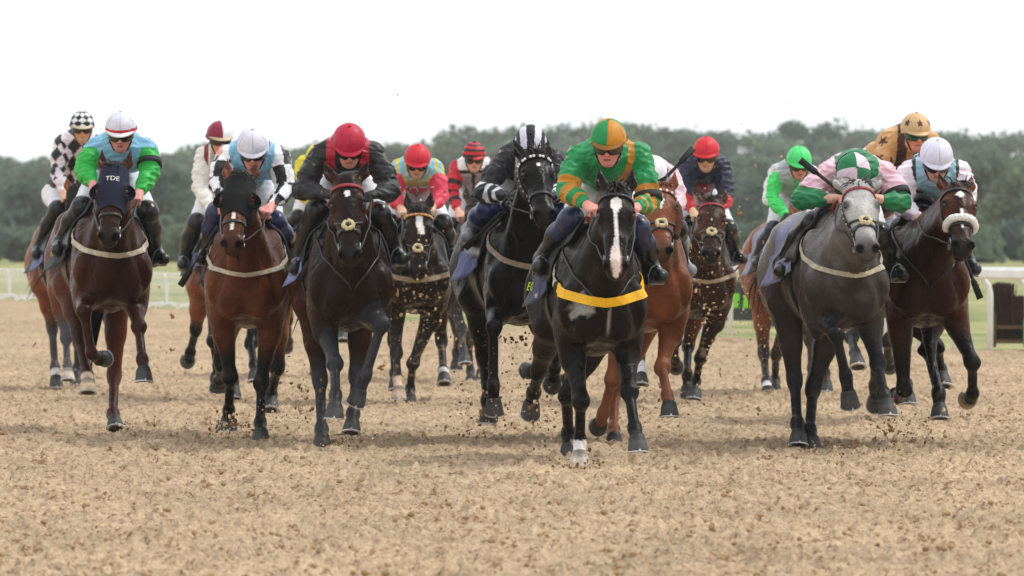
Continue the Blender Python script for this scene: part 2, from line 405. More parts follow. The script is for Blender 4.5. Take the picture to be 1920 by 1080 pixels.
def horse_geo(h):
    dz = h.get('dz', 0.); bw = h.get('bw', 1.)
    P = lambda x, u, z: np.array((x * bw, -u, z + dz))
    v = h['vox']
    # joints
    J = {}
    for k, sx in (('fl', -1), ('fr', 1), ('hl', -1), ('hr', 1)):
        if k[0] == 'f': s0 = P(sx * .165, .38, .86); L = (.42, .29, .185)
        else: s0 = P(sx * .17, -.50, .93); L = (.46, .38, .185)
        w0 = to_w(h, s0); pts = [s0]
        for (px, py, sg), l in zip(h[k], L):
            w0 = hook(w0, px, py, l, sg); w0[2] = max(w0[2], .012); pts.append(to_l(h, w0))
        J[k] = pts
    pw = at(*h['poll'], h['d'] - h.get('pu', .98)); poll = to_l(h, pw)
    muz = to_l(h, hook(pw, *h['muz'], .58, 1))
    H = unit(muz - poll)
    cr, sr = math.cos(R(h.get('roll', 0))), math.sin(R(h.get('roll', 0)))
    l0 = h['Rm'].T @ np.array((cr, math.sin(R(h.get('hyaw', 0))), -sr))
    Lx = unit(l0 - H * l0.dot(H)); N = np.cross(H, Lx)
    hd = lambda l, t, n: poll + l * Lx + t * H + n * N
    HR = np.array((Lx, H, N))
    h.update(J=J, poll_l=poll, H=H, Lx=Lx, N=N, hd=hd)
    lo = np.min([np.min(J[k], 0) for k in J] + [poll - .25, muz - .15, P(-.4, 0, .8), P(0, .85, .8)], 0) - .12
    hi = np.max([np.max(J[k], 0) for k in J] + [poll + .25, muz + .15, P(.4, 0, 1.62), P(0, -1.2, 1.62)], 0) + .12
    lo[2] = max(lo[2], -.01)
    f = Field(lo, hi, v)
    E = lambda c, r, a=0.: ('e', c, None if not a else np.array(((1, 0, 0), (0, math.cos(a), math.sin(a)), (0, -math.sin(a), math.cos(a)))), np.array(r))
    T = []
    T += [(E(P(0, -.10, 1.11), (.268 * bw, .62, .335)), .06), (E(P(0, .33, 1.10), (.225 * bw, .34, .34)), .08)]
    T += [(('c', P(0, .30, 1.45), P(0, -.05, 1.40), .055, .08), .12), (('c', P(0, .1, 1.34), P(0, -.7, 1.36), .13, .14), .12)]
    T += [(E(P(0, -.72, 1.19), (.26, .36, .28)), .1), (('c', P(0, .2, .89), P(0, -.5, 1.0), .13, .12), .1)]
    for s in (-1, 1):
        T += [(E(P(s * .165, .38, 1.10), (.095, .15, .31), -.35), .05), (E(P(s * .185, .56, 1.04), (.085, .10, .14)), .05),
              (E(P(s * .092, .58, .98), (.115, .14, .17)), .06), (E(P(s * .16, .40, .90), (.10, .15, .15)), .05),
              (E(P(s * .17, -.55, 1.35), (.08, .12, .08)), .1), (E(P(s * .13, -.93, 1.10), (.125, .16, .27)), .07),
              (E(P(s * .16, -.70, 1.10), (.125, .24, .25)), .08)]
    NEG = [(('c', P(0, .80, 1.04), P(0, .735, .86), .010, .008), .05), (('c', P(.0, .47, 1.56), P(0, .9, 1.5), .0, .0), .01)][:1]
    for s in (-1, 1): NEG += [(('c', P(s * .155, .70, 1.16), P(s * .215, .64, .92), .018, .016), .05), (('c', P(s * .27, .33, 1.30), P(s * .285, .26, .95), .02, .02), .06)]
    # neck
    pn = poll + .03 * H - .03 * N
    thr = poll + .17 * H - .15 * N
    w1, c1 = P(0, .34, 1.38), P(0, .60, 1.06)
    T += [(('c', P(0, .46, 1.24), .5 * (pn + thr), .165, .07), .07), (('c', w1, pn, .075, .06), .07), (('c', c1, thr, .125, .065), .08)]
    for s in (-1, 1):
        T += [(('c', P(s * .09, .50, 1.14), hd(s * .045, .14, -.12), .10, .05), .05)]
    # head
    EH = lambda l, t, n, r: ('e', hd(l, t, n), HR, np.array(r))
    CH = lambda a, b, ra, rb: ('c', hd(*a), hd(*b), ra, rb)
    T += [(EH(0, .10, -.035, (.092, .15, .085)), .05), (EH(0, .19, -.01, (.093, .13, .07)), .04),
          (CH((0, .24, -.02), (0, .50, -.005), .070, .050), .04), (CH((0, .20, .018), (0, .46, .012), .04, .03), .03),
          (CH((0, .22, -.10), (0, .50, -.075), .058, .035), .05)]
    for s in (-1, 1):
        T += [(EH(s * .052, .19, -.10, (.042, .115, .095)), .03), (EH(s * .088, .195, .012, (.03, .045, .035)), .03),
              (CH((s * .078, .23, -.01), (s * .045, .40, -.02), .022, .015), .03), (CH((s * .035, .36, .01), (s * .033, .52, .005), .026, .026), .03)]
    T += [(EH(0, .535, -.03, (.062, .062, .062)), .035), (EH(0, .565, -.045, (.05, .035, .04)), .02), (EH(0, .535, -.095, (.038, .045, .03)), .018)]
    for s in (-1, 1):
        T += [(EH(s * .046, .540, .010, (.033, .040, .028)), .016)]
    for p, k in T: f.add(p, k)
    for p, k in NEG: f.add(p, k, True)
    for s in (-1, 1):
        f.add(EH(s * .050, .566, .024, (.019, .027, .024)), .010, True)
        f.add(EH(s * .105, .205, .022, (.017, .022, .014)), .012, True)
    if h.get('mouth'): f.add(EH(0, .585, -.078, (.04, .03, .007)), .008, True)
    base = f.a.copy()
    ears = []
    ef = h.get('ear', (.80, .10, .22))
    for s in (-1, 1):
        b0 = hd(s * .058, .02, -.035); dr = unit(-ef[0] * H + ef[1] * N + s * ef[2] * Lx)
        m_ = b0 + dr * .07 + s * .010 * Lx; tip = b0 + dr * .175 - s * .006 * Lx
        ears.append((b0, tip))
        sd_ = unit(np.cross(dr, N)); nr = unit(np.cross(sd_, dr))
        RE = np.array((sd_, dr, nr))
        f.limb([('c', b0, m_, .030, .034), ('c', m_, tip, .033, .005)], .02, .02, base)
        q = ('e', m_ + nr * .036 + dr * .012, RE, np.array((.018, .07, .028)))
        f.add(q, .008, True)
    h['ears'] = ears
    lt = h.get('leg', .91)
    for k in J:
        a, b, c, e = J[k]; sx = -1 if k[1] == 'l' else 1
        if k[0] == 'f':
            u = unit(b - a); w_ = unit(e - c); bk = np.array((0, 1., 0)); bk = unit(bk - u * bk.dot(u))
            co = c + (e - c) * .58; cu = unit(c - b)
            bk2 = np.array((0, 1., 0)) if abs(cu[1]) < .8 else np.array((0, 0, 1.)); bk2 = unit(bk2 - cu * bk2.dot(cu))
            if abs(cu[1]) >= .8: bk2 = -bk2 if cu[1] > 0 else bk2
            pr = [('c', a + (0, 0, .10), a + (b - a) * .35, .095, .080 * lt), ('c', a + (b - a) * .3, a + (b - a) * .85, .080 * lt, .047 * lt),
                  ('e', a + (b - a) * .22 + np.array((sx * .022, -.02, 0)), None, np.array((.062, .075, .13))),
                  ('c', b - u * .03, b + cu * .025, .056 * lt, .050 * lt), ('e', b + np.array((0, -.012, 0)), None, np.array((.057, .045, .05))), ('c', b + cu * .02, c, .034 * lt, .035 * lt),
                  ('c', b + cu * .05 + bk2 * .022, c - cu * .02 + bk2 * .02, .024 * lt, .025 * lt),
                  ('c', c - cu * .012, c + w_ * .012, .046 * lt, .045 * lt), ('c', c + bk2 * .022, c + bk2 * .022 + w_ * .01, .026, .022),
                  ('c', c, co, .040 * lt, .044 * lt)]
            f.limb(pr, .018, .045, base)
        else:
            u = unit(b - a); cu = unit(c - b); w_ = unit(e - c); co = c + (e - c) * .58
            pt = unit(-cu + .6 * (-u)) * .055
            pr = [('c', P(sx * .145, -.72, 1.10), a, .165, .125), ('c', a, a + (b - a) * .55, .115 * lt, .078 * lt), ('c', a + (b - a) * .5, b, .078 * lt, .048 * lt),
                  ('c', P(sx * .13, -.88, 1.0), a + (b - a) * .5 + np.array((0, .03, 0)), .12, .06),
                  ('c', b - u * .02, b + cu * .03, .053 * lt, .048 * lt), ('c', b + pt * .2, b + unit(cu * -.8 + u * .9) * .05, .034, .026),
                  ('c', b + cu * .02, c, .040 * lt, .035 * lt), ('c', c - cu * .012, c + w_ * .012, .046 * lt, .044 * lt), ('c', c, co, .040 * lt, .045 * lt)]
            f.limb(pr, .03, .06, base)
    V, Q = f.mesh(1)
    lowl = sstep(V[:, 2], .75 + dz, .95 + dz); V = V + normals(V, Q) * (lowl * (wob(V, 13, h['seed'] + 1) * .005 + (np.abs(wob(V * (1, 1, .6), 19, h['seed'] + 2)) - .35) * -.008))[:, None]
    # coat colour: tones by position, and markings
    n = len(V); base_c = h['coat']
    C = np.tile(base_c, (n, 1)).astype(float)
    nz = wob(V, 5, h['seed'])
    rel = V - poll; l_, t_, n_ = rel @ Lx, rel @ H, rel @ N
    head = (t_ > -.05) & (np.abs(l_) < .16) & (n_ > -.22) & (t_ < .75)
    mix = lambda C, m, col: C * (1 - m[:, None]) + np.asarray(col) * m[:, None]
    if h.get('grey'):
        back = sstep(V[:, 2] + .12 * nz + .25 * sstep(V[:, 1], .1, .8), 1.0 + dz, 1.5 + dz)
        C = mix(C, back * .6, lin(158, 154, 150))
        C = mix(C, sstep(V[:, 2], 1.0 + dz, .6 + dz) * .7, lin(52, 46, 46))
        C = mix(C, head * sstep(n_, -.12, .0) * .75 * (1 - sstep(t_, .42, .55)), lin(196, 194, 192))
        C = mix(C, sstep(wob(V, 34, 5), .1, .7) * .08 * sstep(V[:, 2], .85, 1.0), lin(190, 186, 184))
    else:
        rim = h.get('flank')
        if rim is not None:   # coat lighter towards the sides and the rear
            C = mix(C, sstep(np.abs(V[:, 0]) + .25 * sstep(V[:, 1], .0, .8) + .05 * nz, .16, .42) * .8, rim)
            C = mix(C, head * sstep(np.abs(l_), .02, .10) * .45 * (t_ < .42), rim)
    for k in J:
        js = J[k]; D = []; TT = []
        for i in range(3):
            dd, tt = seg_dist(V, js[i], js[i + 1]); D.append(dd); TT.append(tt + i)
        D = np.array(D); j = D.argmin(0); dm = D.min(0); s_ = np.array(TT)[j, np.arange(n)]
        near = dm < (.13 if k[0] == 'f' else .13)
        pc = h.get('points')
        if pc is not None:
            m = near * sstep(s_ + .12 * nz, *((.25, .85) if k[0] == 'f' else (.55, 1.0)))
            if h.get('grey'): m = m * .9
            C = mix(C, m, pc)
        sk = h.get('socks', {}).get(k)
        if sk: C = mix(C, near * sstep(s_ + .06 * nz, sk[0], sk[0] + .12), sk[1])
        bd = h.get('boots_', {}).get(k)
        if bd: C = mix(C, near * ((s_ > bd[0]) & (s_ < bd[1])) * 1., bd[2])
    C = mix(C, head * sstep(t_ - .25 * n_, .43, .55) * h.get('muzm', .85), h.get('muzc', lin(40, 34, 34)))
    for s in (-1, 1):
        dn = np.linalg.norm(V - hd(s * .050, .564, .018), axis=1); C = mix(C, sstep(dn, .034, .022), lin(9, 7, 7))
        de = np.linalg.norm(V - hd(s * .098, .205, .02), axis=1); C = mix(C, sstep(de, .05, .025) * .8, lin(20, 15, 13))
    if h.get('mark'):
        m = h['mark'](l_, t_, n_ + .0 * nz, wob(V, 60, 3)) * head * (n_ > -.03)
        C = mix(C, m, lin(238, 233, 230))
    if h.get('pink'):
        m = head * sstep(t_, .42, .50) * (np.abs(l_) < .030 + .006 * nz) * .85 * (n_ > -.02) * (1 - sstep(t_, .57, .6)) * .5; C = mix(C, m, lin(225, 176, 166))
    if h.get('lather'):
        m = (V[:, 1] < -.35) * sstep(wob(V, 34, 9) + .6 * wob(V, 90, 10) + 1.0 - 11 * np.abs(V[:, 2] - (1.04 + dz)) - 7 * np.abs(V[:, 0] + .13), .2, .8)
        m2 = (V[:, 1] < -.5) * sstep(.008 - np.abs(V[:, 0] - .03 - .02 * nz), -.006, .006) * sstep(V[:, 2], .84 + dz, .92 + dz) * (V[:, 2] < 1.08 + dz)
        C = mix(C, np.maximum(m * .55, m2 * .45), lin(205, 200, 198))
    # dirt spatter on the coat
    low_ = sstep(wob(V, 70, 31) + .7 * wob(V, 28, 32), .25, .8) * sstep(V[:, 2], .62, .2) * .36 + sstep(wob(V, 110, 33), .55, .7) * sstep(V[:, 2], 1.1, .6) * h.get('spat', .18)
    C = mix(C, np.clip(low_, 0, 1), lin(120, 100, 78))
    sp = h.get('dirt', .0)
    if sp: C = mix(C, sstep(wob(V, 90, 21) + .6 * wob(V, 37, 22), .75 - sp, 1.0 - sp) * sstep(V[:, 2], 1.5, .9) * .6, lin(150, 122, 88))
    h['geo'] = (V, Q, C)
    return h

def hoof_parts(h, k, root):
    c, e = h['J'][k][2], h['J'][k][3]
    w_ = unit(e - c)
    ov = h.get('hoofang', {}).get(k)
    Fw = np.array((0, -1., 0)); Up = np.array((0, 0, 1.)); X = np.array((1., 0, 0))
    ax = unit(w_)
    lat = unit(X - ax * X.dot(ax))
    if ov is not None: lat = unit(lat * math.cos(R(ov[1])) + np.cross(ax, lat) * math.sin(R(ov[1]))) if isinstance(ov, tuple) else lat
    fr = np.cross(lat, ax)                                     # forward of the pastern axis
    if fr.dot(Fw) + .3 * fr.dot(Up) < 0 and abs(ax[2]) > .25: fr = -fr
    tilt = R(ov[0] if isinstance(ov, tuple) else (ov if ov is not None else 38))
    dn = unit(ax * math.cos(tilt) - fr * math.sin(tilt)); fw = unit(fr * math.cos(tilt) + ax * math.sin(tilt))
    if e[2] < .05 or k in h.get('flat', ''): dn, fw = -Up, unit(Fw * .97 + X * .0)
    lat = np.cross(dn, fw)
    top = c + (e - c) * .55
    B = top + dn * .078 + fw * .030
    mb = MB(); n = 20; hs = 1.0
    cols = h.get('hoofc', {}).get(k, lin(62, 60, 61))
    rings = [(top - dn * .012, .043, .045, .35), (top + dn * .006, .0495, .051, .3), (top + dn * .03 + fw * .010, .055, .057, .15), (B - dn * .004, .061, .066, 0), (B, .061, .066, 0), (B - dn * .002, .05, .052, 0), (B - dn * .016, .03, .034, 0)]
    V = []
    for (cc, rx, ry, tl) in rings:
        for j in range(n):
            a = 2 * math.pi * j / n; cy = math.cos(a)
            V.append(cc + lat * rx * math.sin(a) + fw * ry * (cy if cy > 0 else cy * .86) - dn * tl * .045 * cy)
    F = [(i * n + j, (i + 1) * n + j, (i + 1) * n + (j + 1) % n, i * n + (j + 1) % n) for i in range(len(rings) - 1) for j in range(n)]
    F += [tuple(range(n)), tuple((len(rings) - 1) * n + j for j in range(n - 1, -1, -1))]
    V = np.array(V); cc = np.tile(cols, (len(V), 1)); cc[:2 * n] = cols * .45; cc[4 * n:] = lin(60, 48, 40)
    mb.add(V, F, cc)
    o = mb.build('hoof', M['hoof'], root)
    sb = MB(); P = []; R2 = []
    E1, E2, NN = [], [], []
    for j in range(15):
        a = R(-140 + 20 * j)
        E1.append(B + dn * .001 + lat * .048 * math.sin(a) + fw * .051 * math.cos(a)); E2.append(B + dn * .001 + lat * .066 * math.sin(a) + fw * .070 * math.cos(a)); NN.append(dn)
    sb.strip(E1, E2, NN, .007)
    cl = B + fw * .067
    sb.add([cl - lat * .009 + dn * .004, cl + lat * .009 + dn * .004, cl - dn * .014 - fw * .006, cl - lat * .009 + dn * .004 + fw * .004, cl + lat * .009 + dn * .004 + fw * .004, cl - dn * .014 - fw * .003],
           [(0, 2, 1), (3, 4, 5), (0, 1, 4, 3), (1, 2, 5, 4), (2, 0, 3, 5)])
    sb.build('horseshoe', M['shoe'], o, smooth=False)
    return o

def cast(bv, o, d, far=1.2):
    """outermost surface point along direction d from the inner point o"""
    d = unit(d); p = bv.ray_cast(Vector(o + d * far), Vector(-d), far)
    return None if p[0] is None else np.array(p[0])

def ring(bv, c, a1, a2, wax, angs, w_, off, far=.5):
    E1, E2, NN = [], [], []
    for an in angs:
        d = math.cos(an) * a1 + math.sin(an) * a2
        p = cast(bv, c - wax * w_ / 2, d, far); q = cast(bv, c + wax * w_ / 2, d, far)
        if p is None or q is None: continue
        E1.append(p + d * off); E2.append(q + d * off); NN.append(d)
    return E1, E2, NN

def lock(mb, p0, d0, L, wd, droop, rs, n=6, out_=None):
    """one tapering lock of hair"""
    P = [np.array(p0, float)]; d = unit(d0)
    for i in range(n):
        d = unit(d + np.array((rs.normal() * .12, rs.normal() * .12, -droop)))
        P.append(P[-1] + d * L / n)
    rr = [wd * (1 - (i / n) ** 1.6) + .0008 for i in range(n + 1)]
    mb.tube(P, rr, 5)

def build_horse(h, idx):
    V, Q, C = h['geo']
    root = empty('racehorse', tuple(h['O']), h['yaw']); tag(root, h['label'], 'horse', 'racehorses galloping towards the camera')
    h['root'] = root; N_ = normals(V, Q); hd, H, Lx, N = h['hd'], h['H'], h['Lx'], h['N']; dz = h.get('dz', 0.)
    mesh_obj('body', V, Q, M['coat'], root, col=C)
    bv = BVHTree.FromPolygons(V.tolist(), Q.tolist()); h['bv'] = bv
    rs = np.random.RandomState(h['seed'])
    for k in ('fl', 'fr', 'hl', 'hr'): hoof_parts(h, k, root)
    for s in (-1, 1):
        MB().ball(hd(s * .090, .205, .013), .020, 14).build('eye', M['eye'], root)
    hair = M[h.get('hair', 'hair')]
    # mane
    mb = MB(); w1 = np.array((0, -.34, 1.40 + dz)); side = h.get('maneside', 1)
    for i in range(70):
        t = rs.rand(); b0 = w1 + (h['poll_l'] - w1) * (.12 + .88 * t)
        g = cast(bv, b0 - (0, 0, .05), np.array((rs.normal() * .06, -.15, 1.)), .5)
        if g is None: continue
        lock(mb, g - (0, 0, .01), np.array((side * (.55 + .3 * rs.rand()), .25, .45 * rs.rand() + h.get('maneup', .2))), .08 + .06 * rs.rand(), .008, .34, rs)
    mb.build('mane', hair, root)
    fl = h.get('forelock', .6)
    if fl:
        mb = MB()
        for i in range(int(46 * fl) + 8):
            b0 = hd(rs.normal() * .018, .0 + .03 * rs.rand(), .0)
            lock(mb, b0, -H * (.3 + .9 * rs.rand()) * h.get('flup', .6) + N * (.6 + .5 * rs.rand()) + Lx * rs.normal() * .35, (.06 + .07 * rs.rand()), .007, .3, rs)
        mb.build('forelock', hair, root)
    # tail, streaming behind
    mb = MB(); t0 = np.array((0, 1.03, 1.27 + dz)); tx = h.get('tail', (0, .5, -1.))
    for i in range(46):
        L_ = .45 + .3 * rs.rand(); lock(mb, t0 + rs.normal(size=3) * (.018, .01, .03), np.array((tx[0] + rs.normal() * .18, tx[1] + .3 * rs.rand(), tx[2] * .3 * rs.rand())), L_, .014, .16, rs, 8)
    mb.build('tail', hair, root)
    # bridle
    cst = lambda l, t, n, d, off=.004, far=.3: (lambda p: None if p is None else p + unit(d) * off)(cast(bv, hd(l, t, n), d, far))
    mk = MB()
    for s in (-1, 1):
        E1, E2, NN = [], [], []
        for t in np.linspace(.06, .47, 12):
            n0 = -.05 - .02 * math.sin(t * 6)
            p = cast(bv, hd(0, t, n0 - .009), Lx * s, .3); q = cast(bv, hd(0, t, n0 + .009), Lx * s, .3)
            if p is None or q is None: continue
            E1.append(p + Lx * s * .003); E2.append(q + Lx * s * .003); NN.append(Lx * s)
        if len(E1) > 2: mk.strip(E1, E2, NN, .005)
    for i in range(2):
        A2 = np.linspace(0, 2 * math.pi, 29)[:-1]
    e = ring(bv, hd(0, .40, -.04), N, Lx, H, A2, .022, .003)
    if len(e[0]) > 20 and not h.get('plain'): mk.strip(*e, .005, closed=True)
    br = mk.build('bridle', M['leather'], root)
    A = np.linspace(R(-105), R(105), 21)
    e = ring(bv, hd(0, .085, -.04), N, Lx, H, A, h.get('bbw', .022), .003)
    if len(e[0]) > 3:
        MB().strip(*e, .006).build('browband', M[h.get('bb', 'leather')], br)
    if h.get('studs'):
        for s in (-1, 1):
            for t in np.linspace(.10, .45, 9):
                p = cast(bv, hd(0, t, -.05 - .02 * math.sin(t * 6)), Lx * s, .3)
                if p is not None: MB().ball(p + Lx * s * .010, .010, 8).build('stud', M['steel'], br)
    if h.get('bbeads'):
        sm = MB(); c2 = h['bbeads']
        for i, an in enumerate(np.linspace(R(-88), R(88), 17)):
            d = math.cos(an) * N + math.sin(an) * Lx; p = cast(bv, hd(0, .085, -.04), d, .3)
            if p is not None: sm.ball(p + d * .010, .0105, 8, c=c2[i % len(c2)])
        sm.build('browband_bead', M['cap'], br)
    bits = {}
    for s in (-1, 1):
        c0 = hd(s * .066, .475, -.058); bits[s] = c0
        MB().tube([c0 + .036 * (math.cos(a) * H + math.sin(a) * N) for a in np.linspace(0, 2 * math.pi, 17)[:-1]], .0058, 6, closed=True).build('bit_ring', M['steel'], br)
    h['bits'] = bits
    nb = h.get('noseband')
    if nb:
        if nb == 'sheep':
            A3 = np.linspace(R(-100), R(100), 41); P3 = []
            for an in A3:
                d = math.cos(an) * N + math.sin(an) * Lx; p = cast(bv, hd(0, .36, -.04), d, .3)
                if p is not None: P3.append(p + d * .017)
            mb = MB().tube(P3, [.016] + [.025] * (len(P3) - 2) + [.016], 14)
            Vv = mb.V[0]; Vv += (wob(Vv, 160, 4)[:, None] * .008 + wob(Vv, 330, 5)[:, None] * .004) * unit(N)
            mb.build('noseband', M['fleece'], br)
        else:
            # crossed noseband: fleece pad on the nose bone with two crossing straps
            p = cast(bv, hd(0, .37, -.04), N, .3) + N * .012
            mb = MB()
            for i in range(14):
                a = 2 * math.pi * i / 14
                mb.ball(p + Lx * .030 * math.cos(a) + H * .024 * math.sin(a) + rs.normal(size=3) * .002, .015, 8)
            mb.build('noseband', M['cream'], br)
            MB().ball(p + N * .006, (.020, .017, .012), 8, rot=np.array((Lx, H, N)).T).build('noseband_pad', M['leather'], br)
            ms = MB()
            for s in (-1, 1):
                for t0_, t1_ in ((.30, .37), (.46, .38)):
                    E1, E2, NN = [], [], []
                    for q in np.linspace(0, 1, 8):
                        t = t0_ + (t1_ - t0_) * q; an = R(100) * (1 - q)
                        d = math.cos(an) * N + math.sin(an) * Lx * s
                        a_ = cast(bv, hd(0, t - .009, -.04), d, .3); b_ = cast(bv, hd(0, t + .009, -.04), d, .3)
                        if a_ is None or b_ is None: continue
                        E1.append(a_ + d * .004); E2.append(b_ + d * .004); NN.append(d)
                    if len(E1) > 2: ms.strip(E1, E2, NN, .005)
            ms.build('cross_strap', M['leather'], br)
    if h.get('cheeks'):
        for s in (-1, 1):
            P3 = [hd(s * (.094 + .012 * math.sin(q * 3.1)), .06 + .30 * q, -.085) for q in np.linspace(0, 1, 14)]
            mb = MB().tube(P3, [.018 + .022 * math.sin(min(q * 1.15, 1) * 3.0) for q in np.linspace(.08, 1, 14)], 12)
            Vv = mb.V[0]; Vv += wob(Vv, 150, 4)[:, None] * .010 * unit(Lx * s)
            mb.build('cheek_piece', M['brownfleece'], br)
    hood = h.get('hood')
    rel = V - h['poll_l']; l_, t_, n_ = rel @ Lx, rel @ H, rel @ N
    if hood:
        ear = np.zeros(len(V), bool)
        for b0, tip in h['ears']:
            dd, _ = seg_dist(V, b0 + (tip - b0) * .22, tip); ear |= dd < .05
        keep = (t_ > -.03) & (t_ < hood[1] + .03 * np.abs(l_) / .1) & (np.abs(l_) < .15) & (n_ > -.17) & ~ear
        for s in (-1, 1): keep &= ~(np.linalg.norm(V - hd(s * .098, .205, .02), axis=1) < .03)
        hv, hq, u = submesh(V, Q, keep)
        o = mesh_obj('hood', hv + N_[u] * .006, hq, M[hood[0]], root)
        md = o.modifiers.new('thick', 'SOLIDIFY'); md.thickness = .003; md.offset = 1
        for s in (-1, 1):
            cc = hd(s * .100, .205, .002); op = unit(N * .80 + s * Lx * .42 - H * .12); b1 = unit(np.cross(op, H)); b2 = np.cross(op, b1)
            g = np.zeros((8, 22, 3)); gn = np.zeros_like(g)       # a bowl behind the eye, open to the front
            for i in range(8):
                for j in range(22):
                    th = R(20 + 78 * i / 7); ph = 2 * math.pi * j / 21
                    d = -math.cos(th) * op * .8 + math.sin(th) * (math.cos(ph) * b1 + math.sin(ph) * b2 * 1.12)
                    g[i, j] = cc + .052 * d + op * .012; gn[i, j] = unit(d)
            MB().grid(g, th=.004, N=gn).build('blinker_cup', M[h.get('cup', 'blackhood')], o)
        if h.get('hoodtext'):
            place_text(h['hoodtext'], .052, lambda a, b: (lambda p: None if p is None else p + N * .0125)(cast(bv, hd(a, .135 - b, -.05), N, .3)), M['fleece'], 'hood_lettering', o)
    # breast girth
    bg_ = h.get('breast')
    if bg_:
        mname, zs, zc, wd = bg_
        E1, E2, NN = [], [], []
        for q in np.linspace(-1, 1, 33):
            an = q * R(100); z = zc + (zs + .05 - zc) * abs(q) ** 1.25 + dz
            d = np.array((math.sin(an), -math.cos(an), 0))
            p = cast(bv, np.array((0, -.25, z - wd / 2)), d, .9); r_ = cast(bv, np.array((0, -.25, z + wd / 2)), d, .9)
            if p is None or r_ is None: continue
            if p[1] < -.72 or r_[1] < -.72:           # the neck is hit above the chest: stay on the chest line
                p = p.copy(); p[1] = max(p[1], -.80); r_ = r_.copy(); r_[1] = max(r_[1], -.80)
            E1.append(p + d * .011); E2.append(r_ + d * .011); NN.append(d)
        if h.get('bgend'):
            k_ = len(E1) // 4
            MB().strip(E1[:k_ + 1], E2[:k_ + 1], NN[:k_ + 1], .004).build('breast_girth_end', M['band'], root, smooth=False)
            MB().ball(.5 * (E1[k_] + E2[k_]) + NN[k_] * .006, (.022, .012, .034), 8).build('buckle', M['leather'], root)
            E1, E2, NN = E1[k_:], E2[k_:], NN[k_:]
        MB().strip(E1, E2, NN, .005).build('breast_girth', M[mname], root, smooth=False)
    # saddle cloth, saddle, girth
    cc = h.get('clothc', lin(28, 30, 54)); ce = h.get('clothe', lin(124, 130, 178))
    def cloth_pt(u, th, off=.010, flare=True):
        d = np.array((math.sin(th), 0, math.cos(th)))
        p = cast(bv, np.array((0, -u, 1.14 + dz)), d, .8)
        if p is None: p = np.array((0, -u, 1.14 + dz)) + d * .3
        s_ = abs(th) / R(112); fl_ = (s_ ** 3.5) * (.025 + .05 * float(np.clip((-u + .02) / .35, 0, 1))) if flare else 0
        p = p + d * off
        if flare and abs(th) > R(74):       # past the widest part of the barrel the cloth hangs straight down
            q = cloth_pt(u, math.copysign(R(74), th), off, True)[0]
            p[0] = math.copysign(max(abs(p[0]), abs(q[0]) + .01), th); d = unit(np.array((d[0], 0, .15)))
        return p + np.array((math.copysign(fl_, th), 0, 0)), d
    h['cloth_pt'] = cloth_pt
    nu, nt_ = 12, 41; g = np.zeros((nu, nt_, 3)); gn = np.zeros_like(g); gc = np.zeros_like(g)
    for i, u in enumerate(np.linspace(.16, -.46, nu)):
        for j, th in enumerate(np.linspace(R(-114), R(114), nt_)):
            dr = 1 - .20 * (1 - i / (nu - 1)) ** 2
            p, d = cloth_pt(u, th * dr); g[i, j] = p + d * .006 * math.sin(i * 1.3 + j * .7); gn[i, j] = d
            gc[i, j] = ce if (abs(th) > R(62) and i < 7) else cc
    MB().grid(g, gc, .006, gn).build('saddle_cloth', M['cloth'], root)
    for tx_ in h.get('clothtext', []):
        word, size, colm, u0, th0, sd = tx_; colm = M['lime'] if colm == 'g' else M['fleece']
        def f_(a, b, u0=u0, th0=th0, sd=sd):
            p, d = cloth_pt(u0 + (a if sd < 0 else -a), sd * (th0 - b / .32), .024); return p
        place_text(word, size, f_, colm, 'cloth_lettering', root)
    g = np.zeros((8, 25, 3)); gn = np.zeros_like(g)
    for i, u in enumerate(np.linspace(.20, -.30, 8)):
        for j, th in enumerate(np.linspace(R(-80), R(80), 25)):
            s_ = abs(th) / R(80); uu = u + .10 * s_ * (1 - i / 7) * (1 - s_ * .3)
            p, d = cloth_pt(uu, th, .022, False); p = p + d * (.05 * math.exp(-(th / R(14)) ** 2) * (.3 + .7 * ((i - 3.5) / 3.5) ** 2)); g[i, j] = p; gn[i, j] = d
    sdl = MB().grid(g, None, .014, gn).build('saddle', M['leather'], root)
    E1, E2, NN = [], [], []
    for th in np.linspace(R(78), R(282), 33):
        d = np.array((math.sin(th), 0, math.cos(th))); p = cast(bv, np.array((0, .0, 1.14 + dz)), d, .8); q = cast(bv, np.array((0, -.07, 1.14 + dz)), d, .8)
        if p is None or q is None: continue
        E1.append(p + d * .006); E2.append(q + d * .006); NN.append(d)
    if len(E1) > 3: MB().strip(E1, E2, NN, .006).build('girth', M['leather'], root)
    # stirrups
    for s in (-1, 1):
        ft = h['feet'][s]
        top, d = cloth_pt(.06, s * R(48), .05, False)
        st = MB().strip([top + (0, -.012, 0), ft + (0, -.012, .105)], [top + (0, .012, 0), ft + (0, .012, .105)], [np.array((s, 0, 0.))] * 2, .004).build('stirrup_leather', M['leather'], sdl)
        P = [ft + (-.046, 0, -.012), ft + (.046, 0, -.012), ft + (.048, 0, .04), ft + (.03, 0, .085), ft + (0, 0, .105), ft + (-.03, 0, .085), ft + (-.048, 0, .04)]
        MB().tube(P, .005, 6, closed=True).build('stirrup', M['steel'], sdl)
    # reins from the bit to the hands
    for s in (-1, 1):
        a, b = bits[s], h['hands'][s]; m_ = .5 * (a + b) + np.array((s * .03, 0, -.04))
        P = [(1 - q) ** 2 * a + 2 * q * (1 - q) * m_ + q * q * b for q in np.linspace(0, 1, 12)]
        for i in range(1, 11):
            p = bv.find_nearest(Vector(P[i]))
            if p[0] is not None:
                nr = np.array(p[1]); dd = (P[i] - np.array(p[0])).dot(nr)
                if dd < .008: P[i] = np.array(p[0]) + nr * .009
        MB().tube(P, .0075, 6, flat=.5).build('rein', M['leather'], br)
    a, b = h['hands'][-1], h['hands'][1]
